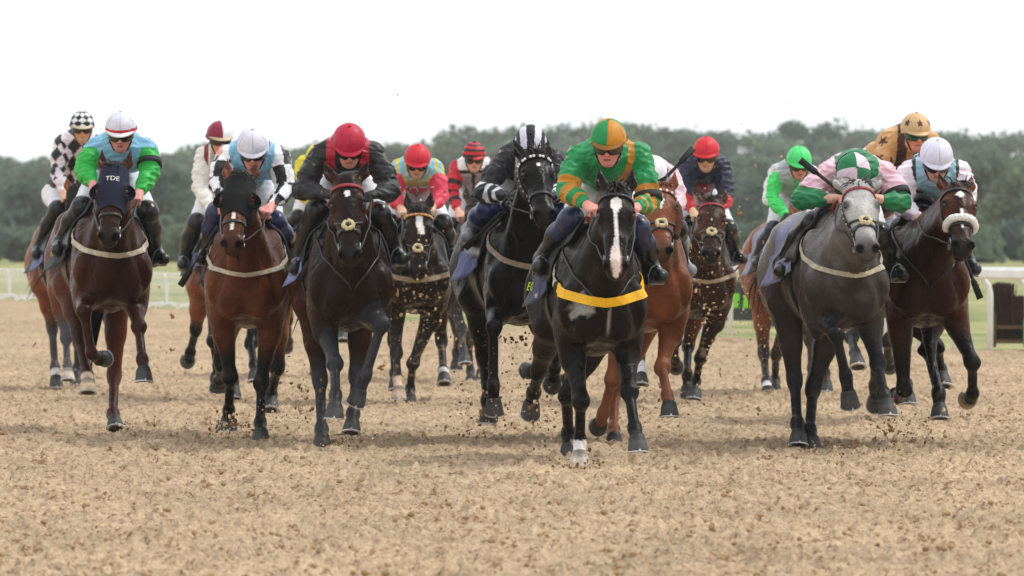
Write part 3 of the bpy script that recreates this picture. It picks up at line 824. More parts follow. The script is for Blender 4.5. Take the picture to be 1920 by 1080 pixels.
    lp = [a, a + (-.02, .06, -.05), .5 * (a + b) + (-.10, .14, -.10), .5 * (a + b) + (.10, .14, -.10), b + (.02, .06, -.05), b]
    MB().tube(lp, .011, 6, flat=.5).build('rein_loop', M[h.get('reinm', 'leather')], br)
    # martingale / neck strap
    if h.get('neckstrap'):
        ms = MB()
        for s in (-1, 1):
            E1, E2, NN = [], [], []
            for q in np.linspace(0, 1, 12):
                p0 = np.array((0, -.30 - .42 * q, 1.34 - .36 * q + dz)); d = unit(np.array((s * (1 - q * .97), -q * .9, .25 * (1 - q))))
                p = cast(bv, p0, d, .7)
                if p is None: continue
                E1.append(p + d * .004 + (0, 0, -.010)); E2.append(p + d * .004 + (0, 0, .010)); NN.append(d)
            if len(E1) > 3: ms.strip(E1, E2, NN, .005)
        if ms.V: ms.build('neck_strap', M['leather'], root)
    return root

def place_text(s, size, fn, m, name, parent):
    cu = bpy.data.curves.new('lettering', 'FONT'); cu.body = s; cu.size = size; cu.align_x = 'CENTER'; cu.align_y = 'CENTER'; cu.resolution_u = 3
    to = bpy.data.objects.new('lettering', cu); COL.objects.link(to)
    dg = bpy.context.evaluated_depsgraph_get(); me = to.evaluated_get(dg).to_mesh()
    V = [(v.co.x, v.co.y) for v in me.vertices]; F = [tuple(p.vertices) for p in me.polygons]
    to.evaluated_get(dg).to_mesh_clear(); COL.objects.unlink(to); bpy.data.objects.remove(to); bpy.data.curves.remove(cu)
    P = [fn(a, b) for a, b in V]
    ok = [p is not None for p in P]
    F = [f for f in F if all(ok[i] for i in f)]
    P = [p if p is not None else np.zeros(3) for p in P]
    if F: return mesh_obj(name, np.array(P), F, m, parent, smooth=False)

# ---------------------------------------------------------------- the jockey
def jockey_joints(h):
    j = h['j']; dz = h.get('dz', 0.)
    q = lambda p, u: lpx(h, p[0], p[1], u)
    K = {}
    uh = j.get('uh', .36)
    K['dome'] = q(j['helm'], uh)
    K['sh'] = {s: q(j['sh'][i], uh - .20) for i, s in enumerate((-1, 1))}
    K['el'] = {s: q(j['el'][i], uh - .10) for i, s in enumerate((-1, 1))}
    K['ha'] = {s: q(j['ha'][i], j.get('uha', .46)) for i, s in enumerate((-1, 1))}
    K['kn'] = {s: q(j['kn'][i], .14) for i, s in enumerate((-1, 1))}
    K['an'] = {s: q(j['an'][i], -.10) for i, s in enumerate((-1, 1))}
    for s in (-1, 1):
        K['an'][s][0] = s * max(s * K['an'][s][0], .275); K['kn'][s][0] = s * max(s * K['kn'][s][0], .13)
    hp = j.get('hip', (0, -.36, 1.80))
    K['hip'] = np.array((hp[0], -hp[1], hp[2] + dz))
    if 'hip' not in j:
        mx_ = .5 * (j['sh'][0][0] + j['sh'][1][0]); K['hip'][0] = .75 * q((mx_, 400), hp[1])[0]
        K['hip'][2] = min(K['hip'][2], .5 * (K['sh'][-1][2] + K['sh'][1][2]) - .02)
    p, y = R(j.get('pitch', 25)), R(j.get('hy', 0)); rl = R(j.get('roll', 0))
    Fh = np.array((math.sin(y) * math.cos(p), -math.cos(y) * math.cos(p), -math.sin(p)))
    Fh = h['Rm'].T @ Fh
    S0 = unit(np.cross(Fh, (0, 0, 1.)));  S0 = S0 if S0[0] > 0 else -S0
    U0 = np.cross(S0, Fh); U0 = U0 if U0[2] > 0 else -U0
    Sx = S0 * math.cos(rl) - U0 * math.sin(rl); U = U0 * math.cos(rl) + S0 * math.sin(rl)
    K['F'], K['S'], K['U'] = Fh, Sx, U
    K['head'] = K['dome'] - U * .075
    h['hands'] = {s: K['ha'][s] + np.array((0, -.02, -.01)) for s in (-1, 1)}
    h['feet'] = {s: K['an'][s] + np.array((s * .0, -.10, -.085)) for s in (-1, 1)}
    for s in (-1, 1): h['feet'][s][0] = K['an'][s][0] + s * .02
    h['K'] = K

def dist_parts(V, K):
    """nearest body segment of each vertex: index and position along it"""
    ms = .5 * (K['sh'][-1] + K['sh'][1])
    segs = [(ms, K['hip'])]
    for s in (-1, 1): segs += [(K['sh'][s], K['el'][s]), (K['el'][s], K['ha'][s])]
    D, T = zip(*[seg_dist(V, a, b) for a, b in segs]); D = np.array(D); D[0] -= .09
    i = D.argmin(0)
    return i, np.array(T)[i, np.arange(len(V))]

def jockey_geo(h):
    K = h['K']; j = h['j']; v = h['jv']
    sh, el, ha, kn, an, hip = K['sh'], K['el'], K['ha'], K['kn'], K['an'], K['hip']
    F, Sx, U, hc = K['F'], K['S'], K['U'], K['head']
    ms = .5 * (sh[-1] + sh[1]); spine = unit(hip - ms)
    allp = np.array([K['dome'] + U * .05, hip, hip + (0, .15, 0)] + [d[s] for d in (sh, el, ha, kn, an) for s in (-1, 1)] + [h['feet'][s] for s in (-1, 1)])
    lo, hi = allp.min(0) - .2, allp.max(0) + .2
    HRm = np.array((Sx, F, U))
    hp = lambda a, b, c: hc + a * Sx + b * F + c * U
    EH = lambda a, b, c, r: ('e', hp(a, b, c), HRm, np.array(r))
    chest = ms + spine * .14 + np.array((0, 0, -.02))
    hips = {s: hip + np.array((s * .075, .0, -.03)) for s in (-1, 1)}
    # ---- skin: one continuous body
    f = Field(lo, hi, v)
    pr = [(('c', ms, hip, .085, .09), .05), (('c', sh[-1], sh[1], .05, .05), .05), (('c', ms - U * 0, hc - U * .06 - F * .02, .058, .055), .04)]
    for s in (-1, 1):
        pr += [(('c', hips[s], kn[s], .07, .05), .04), (('c', kn[s], an[s], .045, .032), .03), (('c', an[s], h['feet'][s] + (0, -.03, .05), .03, .028), .02)]
    pr += [(EH(0, -.012, .045, (.076, .095, .085)), .03), (EH(0, .028, -.035, (.064, .068, .088)), .03), (EH(0, .052, -.095, (.040, .036, .032)), .03)]
    for s in (-1, 1):
        pr += [(EH(s * .036, .062, -.028, (.026, .024, .022)), .02), (EH(s * .050, .0, -.075, (.018, .045, .03)), .025), (EH(s * .070, -.012, -.012, (.010, .020, .030)), .008),
               (EH(s * .028, .082, .022, (.028, .012, .009)), .012)]
    pr += [(('c', hp(0, .088, .012), hp(0, .113, -.030), .010, .0125), .012), (EH(0, .100, -.036, (.019, .014, .010)), .008),
           (EH(0, .083, -.062, (.024, .014, .007)), .006), (EH(0, .080, -.074, (.021, .014, .008)), .006)]
    for p, k in pr: f.add(p, k)
    for s in (-1, 1): f.add(EH(s * .030, .098, .002, (.018, .016, .012)), .01, True)
    f.add(EH(0, .100, -.068, (.022, .012, .0025)), .003, True)
    base = f.a.copy()
    for s in (-1, 1):
        a = unit(ha[s] - el[s]); wr = ha[s] - a * .045
        r = np.array((1., 0, 0)); r = unit(r - a * r.dot(a)); b = np.cross(r, a); b = b if b[2] > 0 else -b
        lb = [('c', sh[s], el[s], .045, .036), ('c', el[s], wr, .036, .026), ('c', wr, wr + a * .03, .026, .028),
              ('e', wr + a * .055, np.array((r, a, b)), np.array((.042, .045, .022)))]
        f.limb(lb, .02, .03, base)
        for i in range(4):
            k0 = wr + a * (.082 + (.006 if i in (1, 2) else 0)) + r * (i - 1.5) * .0205 + b * .010
            k1 = k0 + a * .016 - b * (.034 + .004 * (i in (1, 2))); k2 = k1 - a * .030 - b * .006
            f.limb([('c', wr + a * .06 + r * (i - 1.5) * .018 + b * .006, k0, .011, .0105), ('c', k0, k1, .0105, .0095), ('c', k1, k2, .0095, .0085)], .006, .006, f.a.copy() if False else base)
        t0 = wr + a * .03 - s * r * .034; t1 = t0 + a * .032 - s * r * .012 + b * .004; t2 = t1 + a * .024 + s * r * .012 - b * .012
        f.limb([('c', t0, t1, .014, .012), ('c', t1, t2, .012, .010)], .008, .01, base)
    V, Q = f.mesh(1)
    rk = np.random.RandomState(h['seed']); sk = j.get('skin', lin(230, 172, 150) * (.80 + .3 * rk.rand(), .78 + .28 * rk.rand(), .76 + .3 * rk.rand())); C = np.tile(sk, (len(V), 1))
    rel = V - hc; a_, b_, c_ = rel @ Sx, rel @ F, rel @ U
    isH = (np.abs(a_) < .1) & (np.abs(c_) < .16) & (b_ > -.02)
    red = lin(196, 104, 92)
    m = isH * np.exp(-((a_ / .022) ** 2 + ((c_ + .068) / .010) ** 2)) * .75; C = C * (1 - m[:, None]) + red * m[:, None]
    m = isH * (np.exp(-(((np.abs(a_) - .038) / .02) ** 2 + ((c_ + .03) / .022) ** 2)) + np.exp(-((a_ / .014) ** 2 + ((c_ + .03) / .016) ** 2))) * .4; C = C * (1 - m[:, None]) + lin(205, 112, 98) * m[:, None]
    m = isH * np.exp(-(((np.abs(a_) - .032) / .02) ** 2 + ((c_ - .022) / .007) ** 2)) * .7; C = C * (1 - m[:, None]) + lin(80, 52, 40) * m[:, None]
    m = isH * sstep(b_, .02, .05) * sstep(c_, -.045, -.075) * .22; C = C * (1 - m[:, None]) + lin(120, 88, 78) * m[:, None]
    m = isH * (np.abs(a_) < .021) * (np.abs(c_ + .068) < .0042) * (b_ > .05) * .8; C = C * (1 - m[:, None]) + lin(70, 30, 28) * m[:, None]
    gl = j.get('gloves')
    if gl is not None:
        for s in (-1, 1):
            C[np.linalg.norm(V - ha[s] - unit(ha[s] - el[s]) * .03, axis=1) < .105] = gl
    out = {'body': (V, Q, C)}
    # ---- silks
    f = Field(lo, hi, v)
    wd = .5 * np.linalg.norm(sh[1] - sh[-1])
    pr = [(('c', ms + spine * .02, hip + (0, .0, .0), .125, .125), .06), (('c', sh[-1] * .88 + sh[1] * .12 - (0, 0, .012), sh[1] * .88 + sh[-1] * .12 - (0, 0, .012), .068, .068), .08), (('c', ms + (0, -.01, .015), ms + spine * .12 + (0, 0, .02), .095, .10), .08),
          (('c', chest - (wd * .45, 0, 0), chest + (wd * .45, 0, 0), .125, .125), .06),
          (('c', ms - F * 0 + (0, -.02, .02), hc - U * .095 - F * .03, .075, .058), .04), (('c', hip, hip + (0, .10, -.04), .12, .12), .05)]
    for p, k in pr: f.add(p, k)
    base = f.a.copy()
    for s in (-1, 1):
        a = unit(ha[s] - el[s]); wr = ha[s] - a * .075
        f.limb([('c', sh[s] - (s * .008, 0, .014), sh[s] * .45 + el[s] * .55, .068, .069), ('c', sh[s] * .45 + el[s] * .55, el[s], .069, .056), ('c', el[s], el[s] * .5 + wr * .5, .058, .052), ('c', el[s] * .5 + wr * .5, wr, .052, .034)], .03, .05, base)
    f.add(EH(0, .03, .03, (.068, .09, .11)), .01, True)
    V, Q = f.mesh(1)
    i, t = dist_parts(V, K); Nn = normals(V, Q)
    arm = (i > 0) * 1.
    # folds: rings on the sleeves, diagonal pulls on the body
    fold = np.abs(wob(V * (1, 1, 1.7), 40, h['seed'] + 7, 4)) ** .7; fold2 = wob(V, 22, h['seed'] + 8)
    amp = np.where(i > 0, .020, .018)
    V = V + Nn * ((.5 - fold) * amp + fold2 * .006)[:, None]
    ax = {1: (sh[-1], el[-1]), 2: (el[-1], ha[-1]), 3: (sh[1], el[1]), 4: (el[1], ha[1])}
    ta = np.where((i == 1) | (i == 3), t * .52, .52 + t * .48) * (i > 0)       # 0 shoulder .. 1 wrist
    side = np.where(i == 0, 0, np.where(i < 3, -1, 1))
    sx = ((V - ms) @ unit(sh[1] - sh[-1])) / max(wd, .1); sy = (V - ms) @ spine
    ang = np.zeros(len(V))
    for k, (p, q) in ax.items():
        d = unit(q - p); e1 = unit(np.cross(d, (0, 1., .3))); e2 = np.cross(d, e1); m = i == k
        ang[m] = np.arctan2((V[m] - p) @ e2, (V[m] - p) @ e1)
    C = j['pat'](dict(V=V, i=i, ta=ta, side=side, sx=sx, sy=sy, ang=ang, front=Nn[:, 1] < .2, Nn=Nn, up=V[:, 2] - ms[2], ml=V - ms))
    out['silks'] = (V, Q, C)
    # ---- breeches
    f = Field(lo, hi, v)
    f.add(('c', hip + (-.045, .02, -.03), hip + (.045, .02, -.03), .118, .118), .05)
    f.add(('c', hip + spine * 0, hip - spine * .12, .115, .11), .05)
    base = f.a.copy()
    for s in (-1, 1):
        b = kn[s] + (an[s] - kn[s]) * .10
        f.limb([('c', hips[s], kn[s], .092, .060), ('c', kn[s], b, .060, .054)], .03, .05, base)
    V, Q = f.mesh(1); Nn = normals(V, Q); V = V + Nn * ((.5 - np.abs(wob(V, 38, h['seed'] + 3))) * .010)[:, None]
    out['breeches'] = (V, Q, None)
    # ---- boots
    bts = []
    for s in (-1, 1):
        toe = h['feet'][s] + np.array((s * .02, -.07, .035)); heel = an[s] + np.array((0, .05, -.065))
        g = Field(np.min([kn[s], an[s], toe, heel], 0) - .14, np.max([kn[s], an[s], toe, heel], 0) + .14, v)
        k1 = kn[s] + (an[s] - kn[s]) * .0 + (hips[s] - kn[s]) * .04
        mid = kn[s] + (an[s] - kn[s]) * .4 + np.array((s * .008, .025, 0))
        for p, k in ((('c', k1, kn[s], .074, .070), .03), (('c', kn[s], mid, .070, .066), .03), (('c', mid, an[s], .064, .046), .04), (('c', an[s], heel, .044, .036), .04), (('c', heel, toe, .036, .036), .04), (('c', an[s], toe, .045, .034), .03), (('c', toe, toe + (0, -.02, -.004), .034, .028), .02)):
            g.add(p, k)
        V, Q = g.mesh(1); _, t = seg_dist(V, kn[s], an[s])
        V = V + normals(V, Q) * (wob(V, 60, h['seed']) * .003)[:, None]
        C = np.where((t < j.get('sock', .42) - .05)[:, None], j.get('sockc', lin(20, 19, 22)), j.get('bootc', lin(20, 19, 20)))
        if j.get('sockp') is not None:
            Vp = V; m = (t < j['sock']) & ((np.round(V[:, 2] * 40).astype(int) + np.round(V[:, 1] * 40).astype(int)) % 3 == 0) & (t > .99); C[m] = j['sockp']
        bts.append((V, Q, C))
    out['boots'] = bts
    h['jgeo'] = out
    return h

def build_jockey(h):
    j, K = h['j'], h['K']; G = h['jgeo']
    z0 = 1.35 + h.get('dz', 0.)
    root = empty('person', tuple(h['O'] + np.array((0, 0, z0))), h['yaw']); tag(root, j['label'], 'person', 'jockeys riding in the race')
    h['jroot'] = root
    off = np.array((0, 0, z0)); F, Sx, U, hc = K['F'], K['S'], K['U'], K['head']
    mesh_obj('body', G['body'][0] - off, G['body'][1], M['skin'], root, col=G['body'][2])
    mesh_obj('silks', G['silks'][0] - off, G['silks'][1], M['silk'], root, col=G['silks'][2])
    mesh_obj('breeches', G['breeches'][0] - off, G['breeches'][1], M['breech'], root)
    for b in G['boots']: mesh_obj('boot', b[0] - off, b[1], M['boot'], root, col=b[2])
    hp = lambda a, b, c: hc + a * Sx + b * F + c * U - off
    # helmet: shell, peak, button, chin strap
    na, ne = 72, 28; g = np.zeros((ne, na + 1, 3)); cc = np.zeros((ne - 1, na, 3))
    EL0 = R(-16)
    for a in range(ne):
        for b in range(na + 1):
            az = 2 * math.pi * b / na - math.pi; e0 = R(-14 + 13 * math.cos(az)); elv = e0 + (R(89.6) - e0) * a / (ne - 1); ce, se = math.cos(elv), math.sin(elv)
            rl = 1 + .014 * math.cos(6 * az) * (ce ** .5) + .010 * math.sin(3 * az + 7 * elv + h['seed']) * math.sin(5 * az - 4 * elv) + (.004 if a % 9 == 0 else 0)
            lowf = -.022 * (1 - abs(az) / math.pi) * 0
            g[a, b] = hp(.107 * rl * math.sin(az) * ce, .128 * rl * math.cos(az) * ce - .008, .030 + .118 * se * (1 if se > 0 else 1.1) + lowf)
    V = g.reshape(-1, 3); Fq = []; fc = []
    for a in range(ne - 1):
        elv = EL0 + (math.pi / 2 - EL0) * (a + .5) / (ne - 1)
        for b in range(na):
            az = 2 * math.pi * (b + .5) / na - math.pi
            i0 = a * (na + 1) + b; Fq.append((i0, i0 + 1, i0 + na + 2, i0 + na + 1)); fc.append(np.asarray(j['cap'](az, elv)) * (.72 if b % 12 == 0 and elv > .05 else 1.))
    ho = mesh_obj('helmet', V, np.array(Fq), M['cap'], root, fcol=np.array(fc))
    pc = j.get('peakc'); pk = np.zeros((7, 25, 3)); pn = np.zeros_like(pk); pcol = np.zeros_like(pk)
    for a in range(7):
        for b in range(25):
            az = R(-70 + 140 * b / 24); q = a / 6
            o = .027 * q * (max(0, math.cos(az * 1.28)) ** .7)
            pk[a, b] = hp((.107 + o * .2) * math.sin(az), (.128 + o) * math.cos(az) - .008, .030 - .018 * q * math.cos(az) + .004 * math.cos(az * 3) * 0); pn[a, b] = U
            pcol[a, b] = pc if pc is not None else j['cap'](az, 0.)
    MB().grid(pk, pcol, .006, pn).build('peak', M['cap'], ho)
    MB().ball(hp(0, -.008, .150), (.011, .011, .007), 10, c=j.get('btn', j['cap'](.1, 1.4))).build('cap_button', M['cap'], ho)
    ms = MB()
    for s in (-1, 1): ms.tube([hp(s * .078, .035, -.0), hp(s * .074, .045, -.05), hp(s * .045, .058, -.105), hp(0, .062, -.125)], .006, 6)
    ms.build('chin_strap', M['strap'], ho)
    # goggles with their strap
    gg = np.zeros((6, 29, 3)); gn = np.zeros_like(gg)
    for a in range(6):
        for b in range(29):
            az = R(-84 + 168 * b / 28); c = -.034 + .056 * a / 5
            if a < 3: c += .020 * math.exp(-(az / .2) ** 2) * (1 - a / 3)
            gg[a, b] = hp(.082 * math.sin(az), .106 * math.cos(az) + .004 * math.sin(a / 5 * math.pi), c); gn[a, b] = unit(math.sin(az) * Sx + math.cos(az) * F)
    go = MB().grid(gg, None, .008, gn).build('goggles', M[j.get('gog', 'goggle')], root)
    P1, P2, NN = [], [], []
    for az in np.linspace(R(-175), R(175), 33):
        if abs(az) < R(70): continue
    ms = MB()
    for s in (-1, 1):
        E1, E2, NN = [], [], []
        for az in np.linspace(R(82), R(178), 9):
            d = math.sin(az) * Sx * s + math.cos(az) * F; p = hp(.086 * s * math.sin(az), .108 * math.cos(az) - .01 * 0, .006)
            if az > R(100): p = hp(.110 * s * math.sin(az), .131 * math.cos(az) - .008, .006 + .012)
            E1.append(p - U * .011); E2.append(p + U * .011); NN.append(d)
        ms.strip(E1, E2, NN, .004)
    ms.build('goggle_strap', M['strap'], go)
    if j.get('armband'):
        for (s, seg, t) in j['armband']:
            a, b = (K['sh'][s], K['el'][s]) if seg == 0 else (K['el'][s], K['ha'][s]); c = a + (b - a) * t; d = unit(b - a); e1 = unit(np.cross(d, (0, 1., .2))); e2 = np.cross(d, e1)
            r = .083 if seg == 0 else .066
            E1 = [c - d * .022 + r * (math.cos(q) * e1 + math.sin(q) * e2) - off for q in np.linspace(0, 2 * math.pi, 25)[:-1]]
            E2 = [c + d * .022 + r * (math.cos(q) * e1 + math.sin(q) * e2) - off for q in np.linspace(0, 2 * math.pi, 25)[:-1]]
            MB().strip(E1, E2, [unit(x + off - c) for x in E1], .004, closed=True).build('armband', M['strap'], root)
    if j.get('text'):
        word, size, du, dzt = j['text']
        Vs, Qs, _ = G['silks']; bv = BVHTree.FromPolygons(Vs.tolist(), Qs.tolist()); ms_ = .5 * (K['sh'][-1] + K['sh'][1])
        def fn(a, b):
            p = bv.ray_cast(Vector(ms_ + np.array((a, -1.2, b + dzt))), Vector((0, 1, 0)), 2.5)
            return None if p[0] is None else np.array(p[0]) + np.array((0, -.012, 0)) - off
        place_text(word, size, fn, M['fleece'], 'silk_lettering', root)
    return root

def build_whip(h):
    wp = h.get('whip')
    if not wp: return
    (x0, y0, u0), (x1, y1, u1), label = wp
    a, b = at(x0, y0, h['d'] - u0), at(x1, y1, h['d'] - u1)
    d = b - a; mb = MB(); o = empty('whip', tuple(a)); tag(o, label, 'whip', 'whips carried by the jockeys')
    L_ = np.linalg.norm(d); d = d / L_
    MB().tube([d * 0, d * .02, d * .2, d * .22], [.013, .012, .011, .007], 8).build('handle', M['strap'], o)
    MB().tube([d * .2, d * (L_ - .14)], [.007, .006], 8).build('shaft', M['leather'], o)
    s = unit(np.cross(d, (0, 1, 0)))
    MB().strip([d * (L_ - .15) - s * .008, d * (L_ - .12) - s * .020, d * L_ - s * .022], [d * (L_ - .15) + s * .008, d * (L_ - .12) + s * .020, d * L_ + s * .022], [np.array((0, -1, 0))] * 3, .012).build('flap', M['strap'], o)

# ---------------------------------------------------------------- the runners: seen joints, coats, silks
BLK, WHT, CAPW = lin(17, 16, 19), lin(240, 240, 244), lin(222, 220, 234)
BAY, BAYF, DBAY, DBAYF = lin(86, 45, 30), lin(138, 76, 44), lin(30, 16, 13), lin(74, 38, 24)
DARKB, NEARB, CHES, CHESF = lin(58, 39, 32), lin(22, 14, 12), lin(124, 72, 47), lin(152, 98, 66)
PTS = lin(18, 16, 18); PTG = lin(52, 52, 58)

def pat(body, *rules):
    """base colour plus (mask function, colour) rules, later rules win"""
    def f(q):
        C = np.tile(body, (len(q['V']), 1)).astype(float)
        for m, c in rules:
            k = m(q); C[k] = c
        return C
    return f
arm = lambda q: q['i'] > 0
bands = lambda *b: (lambda q: (q['i'] > 0) & np.any([(q['ta'] > x) & (q['ta'] < y) for x, y in b], axis=0))
cuff = lambda t: (lambda q: (q['i'] > 0) & (q['ta'] > t))
torso = lambda q: q['i'] == 0
def diamonds(q):
    u = np.where(q['i'] > 0, q['ang'] * .075, q['ml'][:, 0] * 1.0) / .115; v = np.where(q['i'] > 0, q['ta'] * .58, q['ml'][:, 2] + .03) / .15
    return (np.floor(u + v) + np.floor(u - v)) % 2 == 0
def checks(q):
    return (q['i'] > 0) & ((np.floor(q['ang'] / 1.2) + np.floor(q['ta'] * 3.6 + .3)) % 2 == 0)
def star(x, y, r):
    a = math.atan2(x, y); d = math.hypot(x, y); k = abs(((a / (2 * math.pi) * 5) % 1) - .5) * 2
    return d < r * (.40 + .60 * max(0, k * 1.25 - .25))
def stars_np(x, y, r):
    a = np.arctan2(x, y); d = np.hypot(x, y); k = np.abs(((a / (2 * np.pi) * 5) % 1) - .5) * 2
    return d < r * (.40 + .60 * np.maximum(0, k * 1.25 - .25))
def sleeve_stars(q):
    u = (q['ang'] / 1.5) % 1 - .5; v = (q['ta'] * 3.4 + .2) % 1 - .5
    return (q['i'] > 0) & stars_np(u * .12, v * .17, .055)
def lum(c): return lambda az, el: c
def qcap(a, b, swap=False):
    return lambda az, el: (a if ((az < 0) ^ (abs(az) > math.pi / 2)) != swap else b)
def cap_check(az, el):
    u = (az + math.pi) / (2 * math.pi) * 16; v = el / .30
    return WHT if (math.floor(u / 2 + v / 2) + math.floor(u / 2 - v / 2)) % 2 else BLK
def cap_hoops(a, b, n=.30): return lambda az, el: a if (el / n + .12 * az) % 2 < 1 else b
def cap_stars(az, el):
    for k in range(6):
        for e0 in (.45,):
            da = (az - k * math.pi / 3 + math.pi) % (2 * math.pi) - math.pi
            if star(da * math.cos(el) * .12, (el - e0) * .12, .034): return lin(84, 46, 34)
    return lin(214, 176, 128)
def cap_band(az, el): return lin(205, 40, 52) if -.1 < el + .10 * math.cos(az) < .10 else CAPW
def cap_stripe(az, el):
    x = abs(math.sin(az) * math.cos(el)); return BLK if x < .26 or .66 < x < .9 else CAPW

G1, GOLD = lin(18, 142, 78), lin(205, 138, 40)
LBL = lin(128, 186, 216); NAVY = lin(28, 32, 58); REDS = lin(214, 46, 66)
def tri_dia(q):
    u = q['sx'] * 2.4; v = q['sy'] * 9
    return (np.floor(u + v * .5) + np.floor(u - v * .5)) % 2 == 0

HS = []
def add(**k): HS.append(k)

add(id='winner', d=35, chest=1128, rump=1079, dz=-.10, vox=.0105, jv=.0075, coat=NEARB, flank=lin(40, 24, 19), points=PTS, seed=10,
    poll=(1155, 352), muz=(1155, 510), fl=[(1089, 752, 1), (1087, 826, -1), (1086, 871, 1)], fr=[(1180, 735, 1), (1190, 803, 1), (1198, 838, 1)],
    hl=[(1010, 694, -1), (1001, 735, -1), (993, 768, -1)], hr=[(1062, 740, 1), (1066, 812, -1), (1067, 858, 1)],
    socks={'fl': (2.05, lin(232, 226, 222))}, hoofc={'fl': lin(215, 200, 188)}, hoofang={'hl': -10, 'fr': 48},
    mark=lambda l, t, n, z: (np.abs(l - .004 * np.sin(t * 22)) < np.interp(t, [.10, .125, .17, .20, .30, .42, .47, .52, .60], [0, .034, .034, .015, .010, .014, .026, .030, .016]) + .004 * z) * 1., pink=1, lather=1,
    bgend=1, breast=('yellow', 1.24, 1.065, .055), clothc=lin(26, 28, 50), clothe=lin(44, 50, 92), reinm='tan', forelock=.7, neckstrap=1, plain=1,
    clothtext=[('E WINO', .085, 'g', -.33, R(88), -1), ('vei', .06, None, -.05, R(97), -1)],
    label='near-black horse leading the field, broad white blaze and yellow breast band',
    j=dict(helm=(1141, 247), sh=((1078, 292), (1203, 288)), el=((1064, 358), (1216, 378)), ha=((1108, 390), (1188, 392)), kn=((1072, 412), (1196, 428)), an=((1024, 486), (1220, 502)), pitch=22, hy=-6, roll=2,
        pat=pat(G1, (lambda q: (q['i'] == 0) & (q['front']) & (np.abs(q['sx'] - .62 + 1.9 * q['sy']) < .21), GOLD), (lambda q: (q['i'] == 0) & ~q['front'] & (np.abs(q['sx'] - .5) < .25), GOLD), (bands((.36, .46), (.56, .68), (.76, .80)), GOLD)),
        cap=qcap(G1, GOLD), peakc=lin(150, 96, 34), sock=.45, sockc=lin(34, 42, 78), armband=[(1, 0, .92)],
        label='jockey in emerald green silks with gold hoops and a green and gold quartered cap'))

add(id='crimson', d=37.6, chest=657, rump=626, dz=0, vox=.0105, jv=.0075, coat=DBAY, flank=DBAYF, points=PTG, seed=6,
    poll=(650, 333), muz=(656, 487), fl=[(628, 682, 1), (629, 742, 1), (627, 776, 1)], fr=[(716, 607, 1), (685, 704, -1), (666, 755, -1)],
    hl=[(600, 712, -1), (603, 806, 1), (604, 828, 1)], hr=[(668, 706, 1), (662, 776, 1), (659, 805, 1)], hoofang={'fr': 10, 'fl': 50},
    ear=(.72, .10, .42), mark=lambda l, t, n, z: ((np.hypot(l + .0, (t - .145) * .8) < .020 + .005 * z)) * 1., bb='redbrow', noseband='cross', clothc=lin(126, 134, 196), clothe=lin(126, 134, 196), forelock=1., flup=-.5, reinm='tan', neckstrap=1,
    label='dark bay horse with a small white star under a crimson-capped jockey',
    j=dict(helm=(655, 256), sh=((601, 284), (704, 286)), el=((567, 356), (732, 358)), ha=((622, 366), (695, 366)), kn=((594, 394), (711, 402)), an=((573, 488), (738, 470)), pitch=34, hy=4,
        pat=pat(lin(22, 21, 26), (lambda q: (q['i'] == 0) & (np.abs(np.abs(q['sx']) - .62) < .16) & (q['sy'] < .16), lin(186, 22, 56)), (cuff(.93), BLK)), cap=lum(lin(186, 18, 58)), gloves=BLK, sock=.3,
        label='jockey in shiny black silks with crimson shoulder flashes and a plain crimson cap'),
    whip=((612, 415, .45), (563, 527, .35), 'black whip pointing down beside the crimson-capped jockey'))

add(id='tde', d=40.5, chest=212, rump=166, dz=.08, vox=.011, jv=.008, coat=lin(52, 23, 15), flank=lin(108, 58, 40), points=None, seed=2,
    poll=(215, 313), muz=(203, 452), fl=[(157, 583, 1), (172, 664, -1), (196, 678, -1)], fr=[(260, 612, 1), (267, 674, 1), (271, 710, 1)],
    hl=[(148, 630, 1), (163, 703, 1), (165, 730, 1)], hr=[(214, 706, -1), (212, 778, 1), (217, 797, 1)], socks={'hl': (2.1, lin(222, 200, 180))}, hoofc={'hl': lin(205, 180, 150)},
    hood=('navyhood', .345), cup='navyhood', hoodtext='TDE', breast=('band', 1.28, 1.14, .035), clothc=lin(24, 26, 44), clothe=lin(30, 32, 54), reinm='tan', forelock=.15, muzc=lin(52, 42, 38), tail=(.1, .6, -2.2),
    clothtext=[('WIN', .10, 'g', -.25, R(86), -1)],
    label='chestnut-brown horse wearing a navy hood lettered in white',
    j=dict(helm=(226, 229), sh=((175, 276), (278, 276)), el=((158, 322), (281, 326)), ha=((178, 352), (258, 368)), kn=((153, 390), (277, 398)), an=((120, 455), (290, 472)), pitch=20, hy=0,
        pat=pat(LBL, (lambda q: (q['i'] > 0) & (q['ta'] > .10), lin(34, 178, 66))), cap=cap_band, peakc=WHT, armband=[(1, 0, .62)], gloves=None, sock=.35,
        label='jockey in light blue silks with bright green sleeves and a white cap with red band'))

